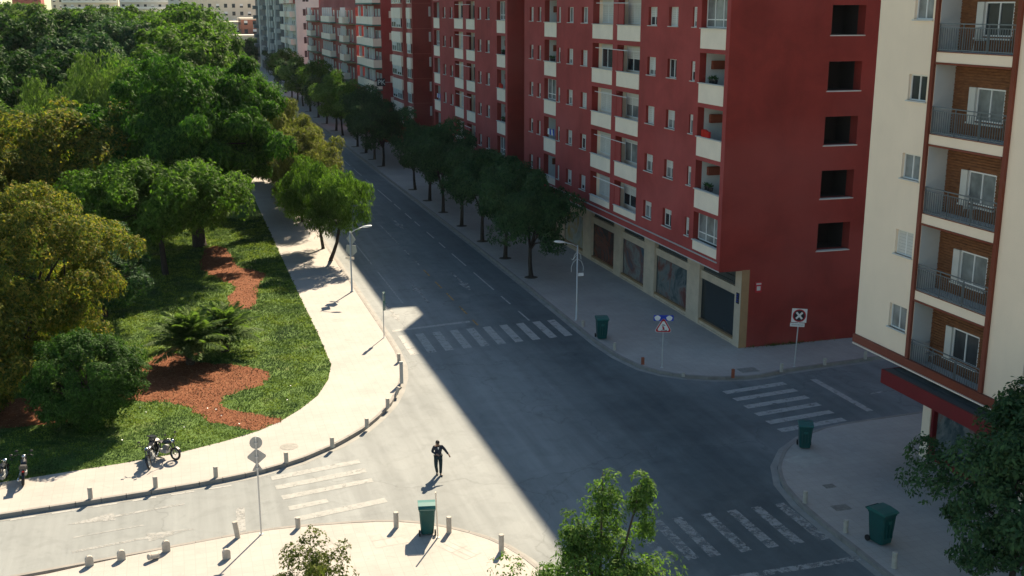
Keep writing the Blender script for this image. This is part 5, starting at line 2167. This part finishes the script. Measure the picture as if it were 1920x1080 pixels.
# figure with tool over a heap
b.poly([(-.02 + .05 * math.cos(t), yy, .02 + .045 * math.sin(t)) for t in np.linspace(0, 2 * math.pi, 12)[:-1]], 1)
b.poly([(-.05, yy, -.02), (.05, yy, -.01), (.07, yy, -.14), (-.03, yy, -.14)], 1)
b.poly([(-.03, yy, -.14), (.01, yy, -.14), (-.08, yy, -.22), (-.13, yy, -.22)])
b.poly([(.03, yy, -.14), (.07, yy, -.14), (.06, yy, -.22), (.02, yy, -.22)])
b.poly([(-.12, yy, .10), (-.04, yy, .16), (.06, yy, .15), (.13, yy, .08), (.04, yy, .10), (-.04, yy, .11)])
b.poly([(.10, yy, -.20), (.16, yy, -.14), (.22, yy, -.22), (.1, yy, -.22)])
obj("pictogram", b.mesh("pictogram", [M_SBLACK, M_SRED]), o)
b = MB()
cr = []
W_, H_ = .56, .17
for (cx_, cz, a0) in ((W_ - .05, H_ - .05, 0), (-W_ + .05, H_ - .05, 90), (-W_ + .05, -H_ + .05, 180), (W_ - .05, -H_ + .05, 270)):
    for j in (0, 45, 90):
        cr.append((cx_ + .05 * math.cos(R(a0 + j)), cz + .05 * math.sin(R(a0 + j))))
b.prism(cr, -.01, .01, axis='y')
o = obj("blue_panel", b.mesh("blue_panel", M_BLUE), s, (0, -.06, 2.93))
b = MB()
for cx_ in (-.34, .32):
    pts = [(cx_ + .17 * math.cos(t) * (1 + .10 * math.sin(5 * t)), -.013, .15 * math.sin(t) * (1 + .06 * math.cos(4 * t))) for t in np.linspace(0, 2 * math.pi, 17)[:-1]]
    b.poly(pts)
obj("white_disc", b.mesh("white_disc", M_SWHITE), o)

# crossed-out sign
x, y = px(1489, 688)
s = sign_pole(x, y, 3.0, .035, "square white sign with a red ring and crossed-out arrow by the red side wall", rz=R(-22), lean=(0, .03))
b = MB()
b.box(-.42, .42, -.01, .012, -.40, .40)
o = obj("sign_board", b.mesh("sign_board", M_SWHITE), s, (0, -.06, 3.05))
b = MB()
n = 28
for k in range(n):
    t0, t1 = 2 * math.pi * k / n, 2 * math.pi * (k + 1) / n
    for (ra, rb, mi) in ((.37, .30, 0), (.30, .0, 1)):
        if rb == 0:
            b.poly([(ra * math.cos(t0), -.013, ra * math.sin(t0)), (ra * math.cos(t1), -.013, ra * math.sin(t1)), (0, -.013, 0)], mi)
        else:
            b.quad((ra * math.cos(t0), -.013, ra * math.sin(t0)), (ra * math.cos(t1), -.013, ra * math.sin(t1)), (rb * math.cos(t1), -.013, rb * math.sin(t1)), (rb * math.cos(t0), -.013, rb * math.sin(t0)), mi)
obj("red_ring", b.mesh("red_ring", [M_SRED, M_SBLACK]), o)
b = MB()
for a in (R(48), R(-48)):
    c_, s_ = math.cos(a), math.sin(a)
    L_, w_ = .25, .055
    yk = -.016 if a > 0 else -.018
    b.poly([(q[0] * c_ - q[1] * s_, yk, q[0] * s_ + q[1] * c_) for q in ((-L_, -w_), (L_, -w_), (L_, w_), (-L_, w_))])
obj("white_cross", b.mesh("white_cross", M_SWHITE), o)
b = MB()
b.box(-.42, .38, -.01, .01, -.14, .07)
o2 = obj("text_plate", b.mesh("text_plate", M_SWHITE), s, (-.04, -.06, 2.54))
b = MB()
rr = random.Random(3)
xx = -.34
while xx < .28:
    w_ = rr.uniform(.03, .07)
    b.box(xx, xx + w_, -.014, -.0105, -.06, .0 + rr.uniform(-.01, .01))
    xx += w_ + .025
obj("small_lettering", b.mesh("small_lettering", M_SIGNBACK), o2)

# thin pale pole by the sunlit bin
x, y = px(821, 1008)
s = sign_pole(x, y, 1.9, .03, "thin cream pole standing right behind the sunlit green bin", "post", rz=R(-12), lean=(0, -.03), m=M_PANEL)
None and board("blank_board", s, [(.20 * math.cos(t), .20 * math.sin(t)) for t in np.linspace(0, 2 * math.pi, 21)[:-1]], (0, .05, 1.75), 0, M_PANEL)

# black and white hanging sign beyond block 3
s = empty("shop_sign", (29.4, 162.2, 0), 0, "small black sign with white letters hanging above the far row of trees", "shop sign")
b = MB()
b.box(-1.15, .05, -.06, .06, 9.0, 10.1)
o = obj("sign_board", b.mesh("sign_board", M_SBLACK), s)
b = MB()
b.box(-1.15, 2.2, .06, .12, 9.5, 9.56)
obj("bracket", b.mesh("bracket", M_STEEL), s)
tc = bpy.data.curves.new("lettering", 'FONT')
tc.body = "PK"
tc.size = 1.0
tc.extrude = .01
tc.materials.append(M_SWHITE)
to = bpy.data.objects.new("lettering_source", tc)
COL.objects.link(to)
bpy.context.view_layer.update()
lm = bpy.data.meshes.new_from_object(to.evaluated_get(bpy.context.evaluated_depsgraph_get()))
bpy.data.objects.remove(to)
obj("lettering", lm, o, (-1.08, -.08, 9.22), (R(90), 0, 0))


# ------------------------------------------------------------------ motorbikes
def motorbike(x, y, rz, label, style=0, lean=.12, s=1.0):
    root = empty("motorbike", (x, y, Z_P), rz, label, "motorbike")
    root.rotation_euler = (lean, 0, rz)
    root.scale = (s, s, s)
    wr = .31

    def torus(r, t, sides=24, sec=8, tw=1.0):
        b = MB()
        n0 = 0
        for i in range(sides):
            a = 2 * math.pi * i / sides
            for k in range(sec):
                c = 2 * math.pi * k / sec
                rr_ = r + t * math.cos(c)
                b.v.append((rr_ * math.cos(a), t * tw * math.sin(c), rr_ * math.sin(a)))
        for i in range(sides):
            for k in range(sec):
                i2, k2 = (i + 1) % sides, (k + 1) % sec
                b.f.append((i * sec + k, i * sec + k2, i2 * sec + k2, i2 * sec + k))
                b.mi.append(0)
        return b
    for xx, w in ((.68, .045), (-.62, .06)):
        ty = obj("wheel", torus(wr - w, w, tw=1.0).mesh("wheel", M_RUBBER, True), root, (xx, 0, wr))
        rim = torus(wr - w * 2 - .012, .014, tw=1.6)
        for k in range(10):
            a = k * math.pi / 5
            rim.tube([(0, 0, 0), ((wr - w * 2) * math.cos(a), 0, (wr - w * 2) * math.sin(a))], .006, 4)
        rim.tube([(0, -.05, 0), (0, .05, 0)], .035, 8)
        obj("rim", rim.mesh("rim", M_SIGNBACK), ty)
        b = MB()
        for k in range(9):
            a = R(20 + k * 15)
            a2 = a + R(15)
            r_ = wr + .035
            b.quad((r_ * math.cos(a), -.06, r_ * math.sin(a)), (r_ * math.cos(a2), -.06, r_ * math.sin(a2)), (r_ * math.cos(a2), .06, r_ * math.sin(a2)), (r_ * math.cos(a), .06, r_ * math.sin(a)))
        obj("mudguard", b.mesh("mudguard", M_BLACK), root, (xx, 0, wr))
    b = MB()
    for s_ in (-.085, .085):
        b.tube([(.68, s_, wr), (.50, s_, .74), (.42, s_, .92)], [.024, .022, .02], 8)
    obj("fork", b.mesh("fork", M_BLACK, True), root)
    b = MB()
    b.tube([(.42, 0, .82), (.1, 0, .70), (-.3, 0, .66), (-.62, .06, wr)], .025, 8)
    b.tube([(.42, 0, .74), (.2, 0, .35), (-.15, 0, .28), (-.62, -.06, wr)], .022, 8)
    b.tube([(-.25, 0, .66), (-.2, 0, .3)], .02, 8)
    obj("frame", b.mesh("frame", M_BLACK, True), root)
    b = MB()
    b.box(-.14, .22, -.13, .13, .26, .42)
    for k in range(6):
        b.box(.0, .2, -.12, .12, .44 + k * .03, .455 + k * .03)
    b.tube([(.02, -.15, .34), (.02, .15, .34)], .09, 12)
    obj("engine", b.mesh("engine", M_SIGNBACK), root)
    b = MB()
    pr = [(-.10, .05, .70), (.0, .12, .74), (.18, .15, .78), (.34, .11, .80), (.42, .04, .80)]
    n = 12
    rg_ = [[(xx, wy * math.cos(2 * math.pi * k / n), zz + (wy * .75) * math.sin(2 * math.pi * k / n)) for k in range(n)] for xx, wy, zz in pr]
    for i in range(len(rg_) - 1):
        for k in range(n):
            b.quad(rg_[i][k], rg_[i][(k + 1) % n], rg_[i + 1][(k + 1) % n], rg_[i + 1][k])
    obj("fuel_tank", b.mesh("fuel_tank", M_BLACK, True), root)
    b = MB()
    b.prism([(-.05, .70), (-.12, .76), (-.4, .74), (-.52, .80), (-.80, .84), (-.82, .80), (-.5, .70)], -.13, .13, axis='y')
    obj("seat", b.mesh("seat", M_SEATM), root)
    b = MB()
    b.tube([(.36, -.36, 1.00), (.40, -.22, 1.02), (.42, 0, .94), (.40, .22, 1.02), (.36, .36, 1.00)], .014, 8)
    hb = obj("handlebar", b.mesh("handlebar", M_BLACK, True), root)
    for s_ in (-1, 1):
        b = MB()
        b.tube([(.33, s_ * .38, .99), (.37, s_ * .27, 1.01)], .02, 8)
        obj("grip", b.mesh("grip", M_RUBBER), hb)
        b = MB()
        b.tube([(.38, s_ * .24, 1.02), (.36, s_ * .30, 1.16)], .007, 5)
        b.prism([(s_ * .30 + .07 * math.cos(t), 1.20 + .045 * math.sin(t)) for t in np.linspace(0, 2 * math.pi, 11)[:-1]], .35, .37, axis='x')
        obj("mirror", b.mesh("mirror", M_SEATM), root)
    b = MB()
    b.tube([(.44, 0, .88), (.50, 0, .88), (.57, 0, .87)], [.06, .09, .085], 14)
    hl = obj("headlight", b.mesh("headlight", M_CHROME, True), root)
    b = MB()
    b.tube([(.571, 0, .87), (.577, 0, .87)], .075, 14)
    obj("lens", b.mesh("lens", M_GLASS), hl)
    b = MB()
    b.box(-.88, -.84, -.05, .05, .70, .76)
    obj("tail_light", b.mesh("tail_light", M_REDL), root)
    b = MB()
    b.tube([(.15, .13, .36), (.0, .17, .24), (-.3, .18, .24), (-.85, .19, .32)], [.02, .025, .045, .045], 10)
    obj("exhaust", b.mesh("exhaust", M_CHROME, True), root)
    b = MB()
    b.box(-.95, -.62, -.17, .17, .86, .88)
    if style == 0:
        b.box(-1.0, -.66, -.2, .2, .88, 1.12)
    obj("luggage_rack", b.mesh("luggage_rack", M_BLACK), root)
    if style == 9:
        b = MB()
        b.poly([(.52, -.2, .95), (.52, .2, .95), (.42, .17, 1.35), (.42, -.17, 1.35)])
        obj("windscreen", b.mesh("windscreen", M_CURT), root)
    return root


x, y = px(287, 868)
motorbike(x, y, R(-100), "black motorbike parked facing the road at the lawn edge, left one of the pair", 1, .14)
x, y = px(308, 858)
motorbike(x, y, R(-45), "black motorbike with red tail light parked behind the left one of the pair", 2, -.1)
x, y = px(44, 900)
motorbike(x, y, R(95), "motorbike with chrome mudguards parked at the far left lawn edge", 1, .1)
x, y = px(2, 908)
motorbike(x, y, R(80), "motorbike half cut by the left edge of the view", 0, .1)


# ------------------------------------------------------------------ person
def skin(name, joints, edges, m, parent, root_i=0, sub=2):
    me = bpy.data.meshes.new(name)
    me.from_pydata([j[:3] for j in joints], edges, [])
    me.materials.append(m)
    o = bpy.data.objects.new(name, me)
    COL.objects.link(o)
    o.parent = parent
    md = o.modifiers.new("Skin", 'SKIN')
    md.use_smooth_shade = True
    if not me.skin_vertices:
        return o
    for i, j in enumerate(joints):
        r_ = j[3]
        me.skin_vertices[0].data[i].radius = (r_, j[4] if len(j) > 4 else r_)
        me.skin_vertices[0].data[i].use_root = (i == root_i)
    s_ = o.modifiers.new("Subdivision", 'SUBSURF')
    s_.levels = sub
    s_.render_levels = sub
    return o


x, y = px(822, 883)
pr = empty("person", (x, y, 0.0), R(-6), "person in a dark jacket and dark trousers walking across the sunlit junction", "person")
pr.scale = (1.04, .95, .93)
# faces -Y; x positive is image right
J = dict(pel=(0, 0, .94), sp=(0, -.01, 1.12), ch=(0, -.03, 1.34), nk=(0, -.03, 1.48), hd=(-.02, -.05, 1.57), tp=(-.02, -.045, 1.68),
         sl=(-.17, -.02, 1.42), el=(-.25, .02, 1.17), wl=(-.08, -.25, 1.14), sr=(.17, -.02, 1.42), er=(.31, .02, 1.20), wr=(.42, -.12, 1.04),
         hl=(-.09, 0, .90), kl=(-.11, -.10, .50), al=(-.05, .05, .09), tl=(-.06, -.10, .04), hr=(.09, 0, .90), kr=(.10, -.04, .50), ar=(.08, -.12, .09), tr=(.13, -.27, .04))
names = list(J)
rad = dict(pel=.12, sp=.115, ch=.135, nk=.055, hd=.088, tp=.075, sl=.06, el=.042, wl=.028, sr=.06, er=.042, wr=.028, hl=.085, kl=.055, al=.037, tl=.03, hr=.085, kr=.055, ar=.037, tr=.03)
E_ = [('pel', 'sp'), ('sp', 'ch'), ('ch', 'nk'), ('nk', 'hd'), ('hd', 'tp'), ('ch', 'sl'), ('sl', 'el'), ('el', 'wl'), ('ch', 'sr'), ('sr', 'er'), ('er', 'wr'), ('pel', 'hl'), ('hl', 'kl'), ('kl', 'al'), ('al', 'tl'),
      ('pel', 'hr'), ('hr', 'kr'), ('kr', 'ar'), ('ar', 'tr')]
joints = [(*J[n_], rad[n_]) for n_ in names]
edges = [(names.index(a), names.index(c)) for a, c in E_]
# hands: palm, four fingers and a thumb on each wrist
for w, e in (('wl', 'el'), ('wr', 'er')):
    W_ = Vector(J[w])
    d = (W_ - Vector(J[e])).normalized()
    side = d.cross(Vector((0, 0, 1))).normalized()
    up = side.cross(d)
    pi_ = len(joints)
    pm = W_ + d * .07
    joints.append((*pm, .030))
    edges.append((names.index(w), pi_))
    for k, (off, L_) in enumerate(((-.03, .060), (-.01, .075), (.01, .07), (.03, .055))):
        a = pm + d * .03 + side * off
        c_ = a + d * L_ * .5 - up * .01
        t_ = a + d * L_ * .8 - up * .035
        i0 = len(joints)
        joints += [(*a, .010), (*c_, .009), (*t_, .007)]
        edges += [(pi_, i0), (i0, i0 + 1), (i0 + 1, i0 + 2)]
    a = W_ + d * .03 + side * -.04
    i0 = len(joints)
    joints += [(*a, .011), (*(a + d * .035 - side * .02), .009)]
    edges += [(names.index(w), i0), (i0, i0 + 1)]
body = skin("body", joints, edges, M_SKIN, pr)
jk = ['sp', 'ch', 'nk', 'sl', 'el', 'wl', 'sr', 'er', 'wr', 'pel']
jr = dict(sp=.145, ch=.165, nk=.075, sl=.085, el=.062, wl=.046, sr=.085, er=.062, wr=.046, pel=.150)
JJ = {k: Vector(J[k]) for k in jk}
JJ['nk'] = Vector(J['nk']) - Vector((0, 0, .04))
JJ['pel'] = Vector(J['pel']) + Vector((0, 0, -.04))
je = [('pel', 'sp'), ('sp', 'ch'), ('ch', 'nk'), ('ch', 'sl'), ('sl', 'el'), ('el', 'wl'), ('ch', 'sr'), ('sr', 'er'), ('er', 'wr')]
skin("jacket", [(*JJ[k], jr[k]) for k in jk], [(jk.index(a), jk.index(c)) for a, c in je], M_JACKET, pr, jk.index('pel'))
tk = ['pel', 'hl', 'kl', 'al', 'hr', 'kr', 'ar']
tr_ = dict(pel=.14, hl=.112, kl=.078, al=.060, hr=.112, kr=.078, ar=.060)
te = [('pel', 'hl'), ('hl', 'kl'), ('kl', 'al'), ('pel', 'hr'), ('hr', 'kr'), ('kr', 'ar')]
skin("trousers", [(*J[k], tr_[k]) for k in tk], [(tk.index(a), tk.index(c)) for a, c in te], M_TROUS, pr, 0)
for a, t in (('al', 'tl'), ('ar', 'tr')):
    A_, T_ = Vector(J[a]), Vector(J[t])
    d = (T_ - A_)
    skin("shoe", [(A_.x, A_.y + .05, .055, .05, .045), (A_.x + d.x * .5, A_.y + d.y * .5, .05, .052, .045), (T_.x, T_.y - .03, .042, .045, .035)], [(0, 1), (1, 2)], M_SHOE, pr, 0)
# hair cap and face features
b = MB()
hc = Vector((-.02, -.03, 1.645))
n = 14
rings = [(1.0, -.02), (.98, .02), (.85, .06), (.55, .09), (.15, .105)]
for i in range(len(rings) - 1):
    for k in range(n):
        t0, t1 = 2 * math.pi * k / n, 2 * math.pi * (k + 1) / n
        q = []
        for (r_, z_), t in ((rings[i], t0), (rings[i], t1), (rings[i + 1], t1), (rings[i + 1], t0)):
            q.append((hc.x + .088 * r_ * math.cos(t), hc.y + .10 * r_ * math.sin(t), hc.z + z_))
        b.quad(*q)
obj("hair", b.mesh("hair", M_HAIR, True), pr)
b = MB()
b.box(-.055, -.030, -.140, -.128, 1.612, 1.622)
b.box(-.010, .015, -.140, -.128, 1.612, 1.622)
b.box(-.045, .005, -.138, -.126, 1.532, 1.540)
b.prism([(-.03, 1.61), (-.01, 1.61), (-.004, 1.570), (-.036, 1.570)], -.158, -.128, axis='y')
obj("face_features", b.mesh("face_features", M_HAIR), pr)
b = MB()
b.prism([(-.045, 1.46), (.02, 1.46), (-.012, 1.33)], -.212, -.2, axis='y')
obj("shirt_collar", b.mesh("shirt_collar", M_SWHITE), pr)

# ------------------------------------------------------------------ van far down the avenue
v = empty("van", (22.5, 372, 0), 0, "grey van far down the avenue, its roof seen over the trees", "van")
b = MB()
b.prism([(-1, .5), (-1, 1.3), (-.95, 2.4), (-.85, 2.6), (.85, 2.6), (.95, 2.4), (1, 1.3), (1, .5)], 0, 5, axis='y')
obj("body", b.mesh("body", M_SIGNBACK), v)
b = MB()
b.box(-.8, .8, -.02, 0, 1.5, 2.2)
obj("rear_window", b.mesh("rear_window", M_GLASS), v)
for xx in (-.9, .9):
    for yy in (.9, 4.1):
        b = MB()
        b.tube([(xx - .1, yy, .35), (xx + .1, yy, .35)], .35, 12)
        obj("wheel", b.mesh("wheel", M_RUBBER), v)

# ------------------------------------------------------------------ air
b = MB()
b.box(-260, 200, -40, 1050, -1.2, 46)
hm = bpy.data.materials.new("air")
hm.use_nodes = True
hn = hm.node_tree.nodes
hn.remove(hn["Principled BSDF"])
pv = hn.new("ShaderNodeVolumePrincipled")
pv.inputs['Color'].default_value = (0.86, 0.92, 1.0, 1)
pv.inputs['Density'].default_value = 0.00003
pv.inputs['Anisotropy'].default_value = 0.2
hm.node_tree.links.new(pv.outputs[0], hn["Material Output"].inputs['Volume'])
tag(obj("haze", b.mesh("haze", hm)), kind='stuff')

# small litter on the lawn and weeds at the foot of the red wall
b = MB()
for (x_, y_) in ((-2.7, 57.0), (-2.4, 56.2), (-6.6, 56.2), (4.6, 56.0), (1.2, 54.6), (-.6, 53.5), (.6, 55.9), (1.0, 55.6), (5.0, 58.2), (-3.4, 52.6), (2.0, 53.2)):
    a_ = x_ * 7
    c_, s_ = math.cos(a_) * .05, math.sin(a_) * .05
    b.poly([(x_ - c_, y_ - s_, .24), (x_ + s_, y_ - c_, .27), (x_ + c_, y_ + s_, .25), (x_ - s_, y_ + c_, .28)])
tag(obj("litter", b.mesh("litter", M_SWHITE)), "scattered white paper scraps on the lawn and bark", "litter", None, 'stuff')
n = 220
wx = np.concatenate([rng.normal(33.6, .5, 80), rng.normal(35.0, .4, 80), rng.uniform(32, 38, 60)])
P_ = np.stack([wx, 57.6 - np.abs(rng.normal(0, .08, n)), np.full(n, Z_P)], 1)
V = leaf_quads(P_, np.concatenate([rng.normal(0, .5, (n, 2)), rng.uniform(.5, 1, (n, 1))], 1), rng.normal(0, 1, (n, 3)), rng.uniform(.08, .28, n), rng.uniform(.02, .05, n), rng)
tag(obj("weeds", quads_mesh("weeds", V, L_DRY)), "dry weeds along the foot of the red side wall", "weeds", None, 'stuff')
M_PATCH = mat("paving_repair", (0.385, 0.365, 0.335), 0.9, 0.12, 2.0, bump=0.2)
for (cx_, cy_, w_, d_, a_) in ((7.0, 39.2, .9, .6, .1), (9.3, 37.6, .55, .8, .5), (4.9, 39.4, .5, .4, .2), (27.5, 60.5, 1.6, .5, 1.4), (26.6, 41.5, 1.2, .6, .3), (9.6, 66, .5, .5, .1), (9.5, 71, .8, .4, .2)):
    b = MB()
    for i_ in range(3):
        for j_ in range(2):
            x0, y0 = (i_ - 2) * w_ / 2, (j_ - 1) * d_
            q = [(x0 + .01, y0 + .01), (x0 + w_ / 2 - .01, y0 + .01), (x0 + w_ / 2 - .01, y0 + d_ - .01), (x0 + .01, y0 + d_ - .01)]
            b.poly([(cx_ + p[0] * math.cos(a_) - p[1] * math.sin(a_), cy_ + p[0] * math.sin(a_) + p[1] * math.cos(a_), Z_P + .005) for p in q])
    tag(obj("pavement_patch", b.mesh("pavement_patch", M_PATCH)), kind='structure')
